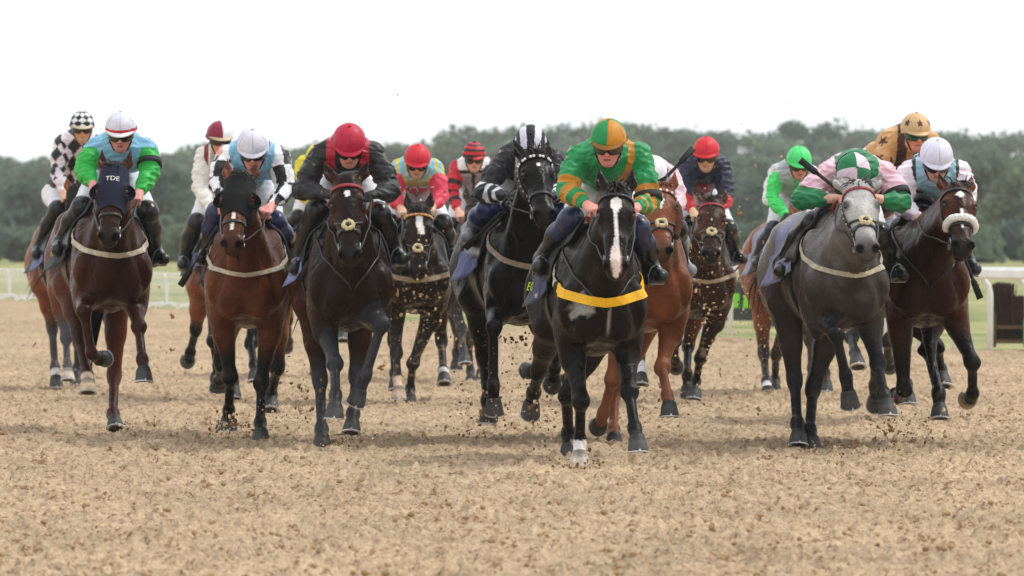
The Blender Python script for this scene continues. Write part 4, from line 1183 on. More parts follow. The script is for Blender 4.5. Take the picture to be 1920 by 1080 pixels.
add(id='blinker', d=39, chest=462, rump=474, dz=0, vox=.011, jv=.008, coat=lin(90, 48, 31), flank=lin(136, 86, 58), points=PTS, seed=4,
    poll=(450, 330), muz=(434, 466), fl=[(432, 708, 1), (429, 770, -1), (427, 796, -1)], fr=[(490, 718, 1), (488, 794, 1), (490, 819, 1)],
    hl=[(414, 680, -1), (412, 712, -1), (409, 722, -1)], hr=[(520, 690, -1), (508, 740, -1), (506, 762, 1)],
    mark=lambda l, t, n, z: ((np.abs(l + .004) < .011) & (t > .33) & (t < .47)) * 1., hood=('blackhood', .325), breast=('band', 1.26, 1.10, .028), clothc=lin(26, 26, 34), clothe=lin(40, 42, 66), forelock=.15, muzm=.5,
    flat=('fl',), roll=-3, label='bright bay horse with black blinker hood and white stripe on its nose',
    j=dict(helm=(474, 262), sh=((422, 290), (525, 292)), el=((410, 345), (536, 356)), ha=((418, 385), (502, 394)), kn=((407, 400), (516, 418)), an=((396, 470), (538, 470)), pitch=30, hy=0,
        pat=pat(LBL, (arm, WHT), (checks, BLK)), cap=lum(CAPW), sock=.5, sockc=lin(34, 40, 84), gloves=None,
        label='jockey in a pale blue vest with black and white chequered sleeves and white cap'),
    whip=((408, 425, .45), (338, 536, .3), 'long black whip slanting down left of the blinkered bay'))

add(id='ink', d=38.8, chest=992, rump=928, dz=.02, vox=.0105, jv=.008, coat=lin(13, 11, 11), flank=lin(26, 18, 16), points=BLK, seed=9,
    poll=(1001, 288), muz=(1022, 410), pu=.95, fl=[(926, 612, 1), (925, 722, -1), (926, 774, -1)], fr=[(1045, 645, 1), (1040, 690, -1), (1036, 727, -1)],
    hl=[(906, 668, -1), (914, 752, 1), (915, 790, 1)], hr=[(1044, 668, -1), (1014, 706, -1), (989, 690, -1)], hoofang={'fl': 4},
    mark=lambda l, t, n, z: ((np.hypot(l, (t - .16) * .6) < .012 + .004 * z)) * 1., bbeads=(WHT, WHT, BLK), studs=1, breast=('dband', 1.36, 1.13, .036), clothc=lin(96, 104, 158), clothe=lin(96, 104, 158), forelock=.5, roll=5, hyaw=6, maneside=-1,
    ear=(.8, .1, .3), label='jet black horse with white beaded browband, head carried high',
    j=dict(helm=(995, 264), sh=((950, 290), (1040, 296)), el=((908, 362), (1050, 360)), ha=((950, 366), (1030, 368)), kn=((915, 392), (1052, 400)), an=((884, 432), (1060, 450)), pitch=58, hy=0, uh=.3,
        pat=pat(lin(30, 29, 36), (bands((.44, .52), (.66, .74), (.80, .86)), WHT), (lambda q: (q['i'] == 0) & (np.abs(np.abs(q['sx']) - .5) < .12), WHT)), cap=cap_stripe, gloves=BLK, sock=.5, sockc=lin(36, 46, 96), bootc=lin(120, 122, 128),
        label='jockey hidden behind the jet black head, black silks hooped white and striped cap'),
    whip=((940, 398, .4), (872, 466, .2), 'black whip lying along the shoulder of the jet black horse'))

add(id='grey', d=37.2, chest=1588, rump=1508, dz=0, vox=.0105, jv=.0075, coat=lin(60, 51, 49), grey=1, points=lin(34, 33, 36), seed=14, hair='hairgrey',
    poll=(1609, 346), muz=(1627, 474), fl=[(1567, 626, 1), (1586, 706, -1), (1594, 760, -1)], fr=[(1646, 682, 1), (1657, 738, 1), (1667, 770, 1)],
    hl=[(1490, 714, -1), (1495, 795, 1), (1498, 828, 1)], hr=[(1524, 730, -1), (1518, 808, 1), (1526, 836, 1)], boots_={'fr': (.85, 1.25, lin(30, 31, 36))}, hoofang={'fl': 12, 'fr': 48},
    noseband='cross', bb='redbrow', studs=1, breast=('band', 1.30, 1.11, .03), clothc=lin(128, 130, 168), clothe=lin(128, 130, 168), forelock=.3, reinm='tan', muzc=lin(74, 70, 70), hyaw=3, roll=2, ear=(.62, .1, .52),
    label='dapple grey horse with pale face and cream nose pad',
    j=dict(helm=(1603, 322), sh=((1548, 322), (1664, 322)), el=((1503, 374), (1688, 380)), ha=((1568, 372), (1640, 372)), kn=((1530, 420), (1648, 440)), an=((1472, 494), (1672, 500)), pitch=74, hy=8, uh=.42,
        pat=pat(lin(238, 192, 208), (cuff(.40), lin(16, 122, 72)), (lambda q: (q['i'] == 0) & (q['sy'] < .10) & (np.abs(q['sx']) < .7), lin(16, 122, 72))), cap=lambda az, el: (lin(16, 122, 72) if math.sin(2 * az) * (1) > 0 else lin(226, 205, 222)), armband=[(1, 0, .75)], sock=.30,
        label='jockey ducked low over the grey, pink silks with green forearms and quartered cap'),
    whip=((1572, 356, .56), (1500, 300, .50), 'black whip held up behind the grey by its pink-clad jockey'))

add(id='right', d=38, chest=1739, rump=1706, dz=.02, vox=.0105, jv=.0075, coat=lin(45, 20, 15), flank=lin(122, 64, 36), points=PTS, seed=16,
    poll=(1795, 350), muz=(1805, 468), pu=1.02, fl=[(1695, 732, 1), (1688, 742, -1), (1672, 740, -1)], fr=[(1823, 680, 1), (1824, 738, -1), (1815, 756, -1)],
    hl=[(1757, 650, 1), (1763, 692, -1), (1769, 718, 1)], hr=[(1740, 655, 1), (1760, 738, 1), (1762, 785, 1)], hoofang={'hr': 15}, hoofc={'fr': lin(190, 165, 140)},
    mark=lambda l, t, n, z: (((np.abs(l) + .8 * np.abs(t - .14) < .030)) | ((np.abs(l) < .010) & (t > .27) & (t < .44))) * 1., noseband='sheep', clothc=lin(112, 112, 150), clothe=lin(112, 112, 150), forelock=.15, neckstrap=1, hyaw=8, roll=3, mouth=1, reinm='tan',
    ear=(.86, .05, .28), label='bay horse at the right end with a thick white sheepskin noseband',
    j=dict(helm=(1757, 282), sh=((1700, 322), (1806, 322)), el=((1690, 386), (1812, 384)), ha=((1729, 414), (1784, 416)), kn=((1688, 432), (1796, 440)), an=((1664, 490), (1812, 490)), pitch=32, hy=4,
        pat=pat(lin(150, 190, 208), (arm, lin(240, 228, 240)), (lambda q: (q['i'] == 0) & (np.abs(np.abs(q['sx']) - .80) < .10), BLK), (lambda q: (q['i'] == 0) & (np.abs(q['sy'] - .05) < .02) & (np.abs(q['sx']) > .4), BLK), (lambda q: (q['i'] == 0) & q['front'] & (np.abs(q['sx']) < .07) & (q['sy'] > .14), BLK), (bands((.93, .95), (.965, .985)), NAVY)),
        cap=lum(lin(224, 222, 240)), sock=.3, label='jockey in white sleeves and a sky blue vest edged black with a white cap'),
    whip=((1806, 478, .4), (1838, 560, .3), 'black whip pointing down off the right shoulder of the right-hand bay'))

add(id='chestnut', d=38.6, chest=1222, rump=1175, dz=-.02, vox=.011, jv=.009, coat=CHES, flank=CHESF, points=None, seed=11, hair='hairbay',
    poll=(1238, 350), muz=(1241, 478), fl=[(1148, 712, 1), (1131, 775, -1), (1122, 806, -1)], fr=[(1241, 690, 1), (1251, 742, 1), (1257, 772, 1)],
    hl=[(1080, 660, 1), (1072, 695, -1), (1064, 722, -1)], hr=[(1152, 735, -1), (1150, 806, 1), (1152, 830, 1)], hoofang={'fr': 50},
    mark=lambda l, t, n, z: ((np.abs(l) < .021 * (1 - np.abs(t - .17) / .10) + .003 * z) & (t > .08) & (t < .26)) * .8, bbeads=(WHT, lin(216, 96, 60)), noseband='cross', cheeks=1, breast=None, clothc=lin(40, 40, 60), forelock=.25, muzc=lin(72, 58, 52), muzm=.8,
    label='bright chestnut horse with brown fleece cheek pieces close behind the leader',
    j=dict(helm=(1222, 318), sh=((1170, 330), (1258, 330)), el=((1150, 380), (1268, 380)), ha=((1206, 400), (1254, 400)), kn=((1180, 430), (1268, 430)), an=((1170, 480), (1274, 492)), pitch=45, hy=0, uh=.25,
        pat=pat(lin(240, 205, 216)), cap=lambda az, el: BLK if -.05 < el < .25 else WHT, bootc=lin(150, 152, 158), sock=.3, label='jockey in pale pink mostly hidden by the leader, white cap banded black'),
    whip=((1246, 336, .2), (1300, 278, .1), 'black whip raised past the ear of the bright chestnut'))

add(id='navy', d=47, chest=1318, rump=1262, dz=-.05, vox=.013, jv=.010, coat=lin(48, 28, 20), flank=lin(116, 62, 36), points=BLK, seed=12, dirt=.25,
    poll=(1336, 375), muz=(1333, 483), fl=[(1266, 640, 1), (1265, 676, -1), (1268, 694, -1)], fr=[(1313, 672, 1), (1305, 716, -1), (1302, 743, 1)],
    hl=[(1204, 640, -1), (1202, 692, 1), (1203, 716, 1)], hr=[(1290, 650, -1), (1288, 700, 1), (1290, 742, 1)], socks={'hl': (1.75, WHT)},
    noseband='cross', bb='redbrow', breast=('dband', 1.24, 1.04, .03), clothc=lin(120, 124, 160), forelock=.3, label='mud-spattered dark bay horse with red browband behind the chestnut',
    j=dict(helm=(1324, 274), sh=((1287, 308), (1356, 308)), el=((1284, 370), (1362, 372)), ha=((1302, 402), (1350, 396)), kn=((1290, 428), (1366, 430)), an=((1282, 470), (1376, 474)), pitch=16, hy=-4,
        pat=pat(lin(34, 38, 62), (cuff(.60), lin(200, 30, 48)), (lambda q: (q['i'] == 0) & q['front'] & (np.abs(q['sx']) < .45) & (q['sy'] > .06), lin(150, 22, 38))), cap=lum(lin(214, 34, 54)), sock=.3,
        label='jockey in navy silks with red forearms and bright red cap above the chestnut'))

add(id='tote', d=47.5, chest=781, rump=776, dz=-.02, vox=.013, jv=.010, coat=lin(32, 20, 17), flank=lin(52, 34, 27), points=lin(44, 42, 44), seed=7, dirt=.35,
    poll=(785, 388), muz=(783, 517), fl=[(743, 662, 1), (746, 710, 1), (748, 744, 1)], fr=[(774, 682, 1), (769, 728, -1), (768, 754, 1)],
    hl=[(738, 640, -1), (740, 700, -1), (742, 726, 1)], hr=[(828, 640, -1), (831, 696, 1), (833, 714, 1)], socks={'fl': (2.0, lin(220, 195, 170)), 'hr': (2.0, WHT)}, hoofc={'fl': lin(205, 180, 155)},
    mark=lambda l, t, n, z: ((np.abs(l - .008 - .3 * np.maximum(t - .17, 0)) < .030 - .09 * np.abs(t - .165) + .003 * z) & (t > .09) & (t < .25)) * 1., bbeads=(lin(226, 150, 96), lin(240, 190, 120)), noseband='cross', breast=('dband', 1.16, 1.02, .04),
    clothc=lin(124, 130, 180), clothe=lin(124, 130, 180), forelock=.6, ear=(.9, .05, .25), label='dirt-splashed near-black horse with a square white star and cream nose pad',
    j=dict(helm=(783, 288), sh=((747, 315), (817, 316)), el=((738, 368), (826, 368)), ha=((754, 396), (808, 392)), kn=((730, 420), (832, 420)), an=((732, 470), (836, 470)), pitch=24, hy=0, roll=3, text=('TOTE', .11, .03, -.19),
        pat=pat(lin(222, 60, 86), (lambda q: ((q['i'] == 0) | (q['ta'] < .16)) & (q['ml'][:, 2] > -.15), lin(140, 200, 218)), (lambda q: ((q['i'] == 0) | (q['ta'] < .16)) & (q['ml'][:, 2] > -.15) & tri_dia(q), lin(226, 196, 60))), cap=lum(lin(212, 34, 56)), sock=.3,
        label='jockey in pink-red sleeves with a blue and yellow diamond yoke and bright red cap'))

add(id='hoops', d=54, chest=878, rump=868, dz=-.02, vox=.015, jv=.011, coat=lin(60, 46, 42), flank=lin(76, 58, 50), points=lin(60, 58, 60), seed=8, dirt=.3,
    poll=(893, 372), muz=(893, 480), fl=[(866, 618, 1), (868, 655, 1), (872, 677, 1)], fr=[(879, 640, 1), (882, 696, -1), (884, 718, 1)],
    hl=[(858, 620, -1), (856, 660, -1), (856, 690, 1)], hr=[(905, 630, -1), (903, 680, -1), (904, 706, 1)], clothc=lin(124, 130, 180), forelock=.3, label='brown horse at the back, mostly hidden behind the rump of the jet black horse',
    j=dict(helm=(889, 281), sh=((856, 312), (920, 312)), el=((847, 362), (926, 362)), ha=((862, 402), (912, 398)), kn=((846, 424), (922, 424)), an=((842, 470), (926, 470)), pitch=14, hy=0,
        pat=pat(lin(178, 172, 180), (lambda q: (q['i'] == 0) & (q['ml'][:, 2] > -.04), WHT), (lambda q: (q['i'] == 0) & (np.abs(q['ml'][:, 2] + .05) < .015), BLK), (lambda q: (q['i'] == 0) & q['front'] & (np.abs(q['sx']) < .09), BLK), (arm, lin(206, 30, 48)), (bands((.30, .38), (.50, .58), (.68, .75)), BLK)),
        cap=cap_hoops(lin(206, 34, 52), lin(34, 30, 36), .26), sock=.3, label='jockey with a red and black hooped cap and sleeves, farther back in the middle'))

add(id='limegreen', d=50, chest=1512, rump=1450, dz=-.02, vox=.014, jv=.010, coat=lin(112, 66, 42), flank=lin(150, 92, 60), points=lin(58, 48, 44), seed=13, dirt=.3,
    poll=(1508, 402), muz=(1520, 505), fl=[(1520, 640, 1), (1522, 690, 1), (1524, 720, 1)], fr=[(1545, 650, 1), (1548, 700, -1), (1550, 730, 1)],
    hl=[(1432, 664, -1), (1437, 715, 1), (1441, 740, 1)], hr=[(1455, 665, -1), (1453, 712, -1), (1452, 730, 1)], socks={'hl': (2.2, WHT)}, clothc=lin(150, 150, 176), clothe=lin(36, 36, 50), forelock=.3, noseband=None,
    label='bay horse between the navy jockey and the grey, its head behind the grey horse',
    j=dict(helm=(1499, 291), sh=((1455, 322), (1526, 326)), el=((1444, 372), (1536, 372)), ha=((1480, 410), (1520, 404)), kn=((1450, 432), (1528, 430)), an=((1432, 484), (1534, 480)), pitch=22, hy=6,
        pat=pat(lin(176, 182, 186), (arm, lin(70, 226, 112)), (lambda q: (q['i'] == 0) & q['front'] & (np.abs(q['sx'] - .05) < .10), lin(60, 210, 100)), (lambda q: (q['i'] > 0) & (q['ta'] < .07), lin(205, 210, 212)), (lambda q: (q['i'] > 0) & (q['side'] < 0) & (q['Nn'][:, 0] < -.75) & (q['ta'] < .6), WHT)),
        cap=lum(lin(78, 226, 122)), gloves=BLK, sock=.6, sockc=lin(30, 36, 66), label='jockey in bright lime green and silver silks with a lime green cap'))

add(id='star', d=42.5, chest=1690, rump=1660, dz=.05, vox=.013, jv=.0085, coat=lin(92, 56, 42), flank=lin(130, 80, 56), points=lin(44, 42, 44), seed=15,
    poll=(1708, 352), muz=(1712, 460), fl=[(1596, 632, 1), (1603, 662, 1), (1609, 682, 1)], fr=[(1664, 640, 1), (1665, 672, -1), (1668, 692, -1)],
    hl=[(1640, 660, 1), (1640, 722, -1), (1640, 764, -1)], hr=[(1690, 660, -1), (1700, 720, -1), (1704, 752, 1)], clothc=lin(112, 112, 150), forelock=.2, label='brown horse almost hidden between the grey and the right-hand bay',
    j=dict(helm=(1718, 231), sh=((1664, 262), (1748, 266)), el=((1652, 322), (1756, 330)), ha=((1680, 372), (1738, 376)), kn=((1666, 372), (1746, 380)), an=((1656, 430), (1752, 430)), pitch=14, hy=12, hip=(-.08, -.34, 1.86),
        pat=pat(lin(214, 162, 104), (lambda q: (q['i'] == 0) & (np.abs(np.abs(q['sx']) - .38) < .22), lin(78, 44, 40)), (sleeve_stars, lin(84, 46, 34))), cap=cap_stars, gog='goggleg', sock=.3,
        label='jockey in tan silks with brown stars and a starred tan cap, green goggles'))

add(id='maroon', d=47.5, chest=452, rump=409, dz=0, vox=.013, jv=.010, coat=lin(104, 58, 38), flank=lin(142, 84, 54), points=BLK, seed=3,
    poll=(462, 352), muz=(470, 468), fl=[(399, 640, 1), (408, 686, -1), (408, 714, -1)], fr=[(470, 645, 1), (476, 684, 1), (479, 710, 1)],
    hl=[(367, 618, -1), (357, 660, -1), (352, 682, -1)], hr=[(425, 655, -1), (438, 716, 1), (440, 742, 1)], clothc=lin(32, 36, 66), clothe=lin(110, 118, 168), forelock=.2, label='bay horse whose head is hidden behind the blinkered bay',
    j=dict(helm=(413, 244), sh=((380, 290), (450, 290)), el=((375, 352), (458, 352)), ha=((400, 402), (446, 396)), kn=((368, 418), (450, 420)), an=((346, 484), (460, 480)), pitch=12, hy=14,
        pat=pat(lin(238, 234, 228), (lambda q: (q['i'] == 0) & (np.abs(np.abs(q['sx']) - .78) < .13), lin(130, 26, 50)), (lambda q: (q['i'] == 0) & (np.abs(q['sx']) < .55), lin(186, 176, 168))), cap=lambda az, el: lin(140, 28, 60) if az < 0 else WHT, peakc=lin(200, 184, 156), sock=.9, gloves=None,
        label='jockey in cream-white silks with maroon seams and a half maroon, half white cap'))

add(id='diamond', d=51, chest=152, rump=112, dz=0, vox=.014, jv=.010, coat=lin(112, 62, 42), flank=lin(146, 86, 56), points=lin(74, 72, 76), seed=1,
    poll=(146, 352), muz=(146, 452), fl=[(124, 634, 1), (126, 684, 1), (128, 708, 1)], fr=[(158, 640, 1), (164, 690, -1), (166, 715, 1)],
    hl=[(98, 614, -1), (103, 690, 1), (106, 722, 1)], hr=[(146, 640, -1), (145, 690, -1), (144, 718, 1)], socks={'hl': (2.1, WHT)}, hood=('blackhood', .34), hoofc={'fl': lin(200, 185, 170)}, clothc=lin(34, 36, 60), clothe=lin(110, 118, 168), forelock=.1, label='brown horse in a black hood at the left end, behind the navy-hooded one',
    j=dict(helm=(154, 224), sh=((116, 268), (180, 268)), el=((108, 322), (186, 324)), ha=((122, 368), (176, 366)), kn=((108, 392), (184, 392)), an=((80, 466), (192, 458)), pitch=10, hy=6, hip=(-.04, -.34, 1.74),
        pat=pat(lin(232, 218, 226), (diamonds, BLK), (cuff(.72), lin(236, 226, 234))), cap=cap_check, peakc=lin(206, 190, 165), sock=.35, label='jockey in black and white diamond silks and a diamond-checked cap at the left'))

add(id='yellow', d=56, chest=592, rump=566, dz=0, vox=.015, jv=.011, coat=lin(140, 80, 50), flank=lin(160, 100, 66), points=lin(60, 54, 52), seed=5,
    poll=(606, 372), muz=(610, 470), fl=[(596, 620, 1), (600, 660, 1), (602, 684, 1)], fr=[(640, 590, 1), (642, 618, 1), (643, 634, 1)],
    hl=[(540, 600, -1), (541, 640, -1), (538, 656, -1)], hr=[(590, 640, -1), (590, 690, -1), (590, 715, 1)], socks={'fr': (2., WHT)}, clothc=lin(120, 126, 190), forelock=.2, label='pale bay horse at the back, just showing left of the crimson-capped jockey',
    j=dict(helm=(596, 285), sh=((566, 306), (628, 306)), el=((558, 352), (632, 352)), ha=((586, 388), (616, 388)), kn=((562, 408), (622, 408)), an=((552, 436), (626, 440)), pitch=20, hy=8, 
        pat=pat(lin(232, 214, 40), (bands((.42, .62),), lin(40, 50, 120)), ), cap=lum(lin(228, 216, 60)), gloves=lin(215, 70, 60), sock=.3, label='jockey in yellow silks with dark blue elbow bands, half hidden at the back'))

# ---------------------------------------------------------------- the setting



def dirt_extra(m, n, l, p, tcn, src):
    # darker damp clods and hoof-churned patches, a property of the sand itself
    t = n.new('ShaderNodeTexNoise'); t.inputs['Scale'].default_value = 24; t.inputs['Detail'].default_value = 7; t.inputs['Roughness'].default_value = .68
    mp_ = n.new('ShaderNodeMapping'); mp_.inputs['Scale'].default_value = (1, .55, 1)
    l(tcn.outputs['Object'], mp_.inputs[0]); l(mp_.outputs[0], t.inputs['Vector'])
    r = n.new('ShaderNodeValToRGB'); e = r.color_ramp.elements
    e[0].position = .33; e[0].color = (*lin(112, 86, 62), 1); e[1].position = .60; e[1].color = (*lin(210, 185, 154), 1)
    x = e.new(.43); x.color = (*lin(187, 161, 131), 1)
    l(t.outputs['Fac'], r.inputs[0])
    y = n.new('ShaderNodeMix'); y.data_type = 'RGBA'; y.blend_type = 'MULTIPLY'; y.inputs[0].default_value = 1
    l(r.outputs[0], y.inputs[6]); l(src, y.inputs[7])
    # sparse clumps of damp brown sand
    ms = []
    for sc, lo, hi in ((6.5, .56, .66), (52, .46, .58)):
        t2 = n.new('ShaderNodeTexNoise'); t2.inputs['Scale'].default_value = sc; t2.inputs['Detail'].default_value = 4; l(mp_.outputs[0], t2.inputs['Vector'])
        q = n.new('ShaderNodeMapRange'); q.interpolation_type = 'SMOOTHSTEP'; q.inputs[1].default_value = lo; q.inputs[2].default_value = hi; l(t2.outputs['Fac'], q.inputs[0]); ms.append(q)
    mm = n.new('ShaderNodeMath'); mm.operation = 'MULTIPLY'; l(ms[0].outputs[0], mm.inputs[0]); l(ms[1].outputs[0], mm.inputs[1])
    z = n.new('ShaderNodeMix'); z.data_type = 'RGBA'; z.inputs[7].default_value = (*lin(134, 103, 74), 1)
    l(mm.outputs[0], z.inputs[0]); l(y.outputs[2], z.inputs[6]); l(z.outputs[2], p.inputs['Base Color'])
M['dirt'] = mat('sand_track', (1, 1, 1), rough=.95, spec=.15, noise=[(.5, .80, 1.06, 5), (2.2, .86, 1.06, 3), (70, .75, 1.12, 3)], bump=[(45, .8, .02, 6), (170, .6, .006, 3)], extra=dirt_extra)
M['clod'] = mat('damp_sand', lin(150, 116, 78), rough=.95, spec=.1, noise=[(40, .65, 1.25, 4)], bump=[(90, .8, .006, 4)])
M['clodl'] = mat('dry_sand', lin(176, 146, 110), rough=.95, spec=.1, noise=[(40, .7, 1.2, 4)], bump=[(90, .8, .006, 4)])
def grass_extra(m, n, l, p, tcn, src):
    t = n.new('ShaderNodeTexNoise'); t.inputs['Scale'].default_value = .22; t.inputs['Detail'].default_value = 6
    l(tcn.outputs['Object'], t.inputs['Vector']); r = n.new('ShaderNodeValToRGB'); e = r.color_ramp.elements
    e[0].position = .38; e[0].color = (*lin(126, 138, 88), 1); e[1].position = .62; e[1].color = (*lin(186, 178, 132), 1)
    l(t.outputs['Fac'], r.inputs[0]); y = n.new('ShaderNodeMix'); y.data_type = 'RGBA'; y.blend_type = 'MULTIPLY'; y.inputs[0].default_value = 1
    l(r.outputs[0], y.inputs[6]); l(src, y.inputs[7]); l(y.outputs[2], p.inputs['Base Color'])
M['grass'] = mat('grass_turf', (1, 1, 1), rough=.95, spec=.1, noise=[(5, .7, 1.2, 5), (40, .75, 1.15, 2)], bump=[(30, .8, .04, 3)], extra=grass_extra)

def fbm2(x, y, seed, f0, octs, gain=.5, lac=2.07):
    rs = np.random.RandomState(seed); T = rs.rand(256, 256).astype('f') * 2 - 1
    o = np.zeros_like(x, dtype='f'); a = 1.
    for k in range(octs):
        X = x * f0 + 17.3 * k; Y = y * f0 + 5.1 * k
        i = np.floor(X).astype(int); j = np.floor(Y).astype(int); u = X - i; v = Y - j
        u = u * u * (3 - 2 * u); v = v * v * (3 - 2 * v)
        g = lambda p, q: T[p & 255, q & 255]
        o += a * ((g(i, j) * (1 - u) + g(i + 1, j) * u) * (1 - v) + (g(i, j + 1) * (1 - u) + g(i + 1, j + 1) * u) * v)
        a *= gain; f0 *= lac
    return o

def edge_x(y): return 5.53 + .12 - 2.67 / 9 * (y - 33)          # rail-side edge of the track

def ground_z(x, y):
    h = fbm2(x, y * .8, 1, .9, 2) * .016 + fbm2(x, y * .75, 2, 7., 3, .6) * .015
    lump = np.maximum(fbm2(x, y * .8, 3, 15., 2, .62) - .42, 0) * .045 + np.maximum(fbm2(x, y * .7, 4, 34., 2, .8) - .10, 0) * .020
    rake = fbm2(x * .22, y, 6, 3.2, 3, .55) * .016
    return h + lump + rake

def build_ground():
    far = MB(); q = 2500.
    ys = [-60, 0, 60, 200, 330, 450, 600, 900, 2500]; zs = [0, 0, 0, 0, .2, 1.6, 3.4, 4.5, 6]
    xs = np.linspace(-700, 700, 29)
    g = np.array([[(x, y, z - .06 + (.5 * math.sin(x * .02) if y > 400 else 0)) for x in xs] for y, z in zip(ys, zs)])
    far.grid(g); tag(far.build('grass', M['grass']), kind='structure')
    # one sheet of sand, finer where the camera is close
    rows = []; y = CAMY + 21.
    while y < 150:
        rows.append(y); d = y - CAMY
        y += .019 * (d / 24) ** (1.25 if d < 60 else 2.1)
    rows = np.array(rows); nx = 760
    no = 40; X = np.zeros((len(rows), nx + 2 * no), 'f'); Y = np.zeros_like(X)
    for i, y in enumerate(rows):
        d = y - CAMY; hw = d * 960 / FPX + 1.0 + .03 * d
        rt = edge_x(y); rh = min(hw, rt - .02)
        X[i] = np.concatenate((np.linspace(-34, -hw, no + 1)[:-1], np.linspace(-hw, rh, nx), np.linspace(rh, min(rt, 30.), no + 1)[1:])); Y[i] = y
    Z = ground_z(X, Y) * np.clip(1.15 - (Y - CAMY - 50) / 90, .1, 1)
    rs = np.random.RandomState(77)                     # hoof prints: scooped, with a pushed-up lip
    for _ in range(700):
        cy = CAMY + 22 + 34 * rs.rand() ** 1.2; cx = (rs.rand() * 2 - 1) * ((cy - CAMY) * .09 + .2)
        r0, r1 = np.searchsorted(rows, (cy - .3, cy + .3)); dx, dy = X[r0:r1] - cx, Y[r0:r1] - cy
        q = (dx / .085) ** 2 + (dy / .12) ** 2
        Z[r0:r1] += (-.030 * np.exp(-q) + .024 * np.exp(-(dx / .11) ** 2 - ((dy - .16) / .08) ** 2)) * (.5 + .7 * rs.rand())
    V = np.stack((X, Y, Z), -1).reshape(-1, 3)
    nx += 2 * no
    a = np.arange(len(rows) - 1)[:, None] * nx + np.arange(nx - 1)[None]
    F = np.stack((a, a + 1, a + nx + 1, a + nx), -1).reshape(-1, 4)
    tag(mesh_obj('sand_track', V, F, M['dirt'], smooth=True), kind='structure')

def lump_shape(rs, n=8, k=1):
    m = MB(); m.ball((0, 0, 0), (1, .9, .75), n)
    for _ in range(k - 1): m.ball(rs.normal(size=3) * .75, .30 + .45 * rs.rand(), n)
    V = np.vstack(m.V)
    V = V * (1 + .38 * wob(V, 3.2, rs.randint(9999))[:, None] + .18 * wob(V, 8, rs.randint(9999))[:, None])
    return V, m.F

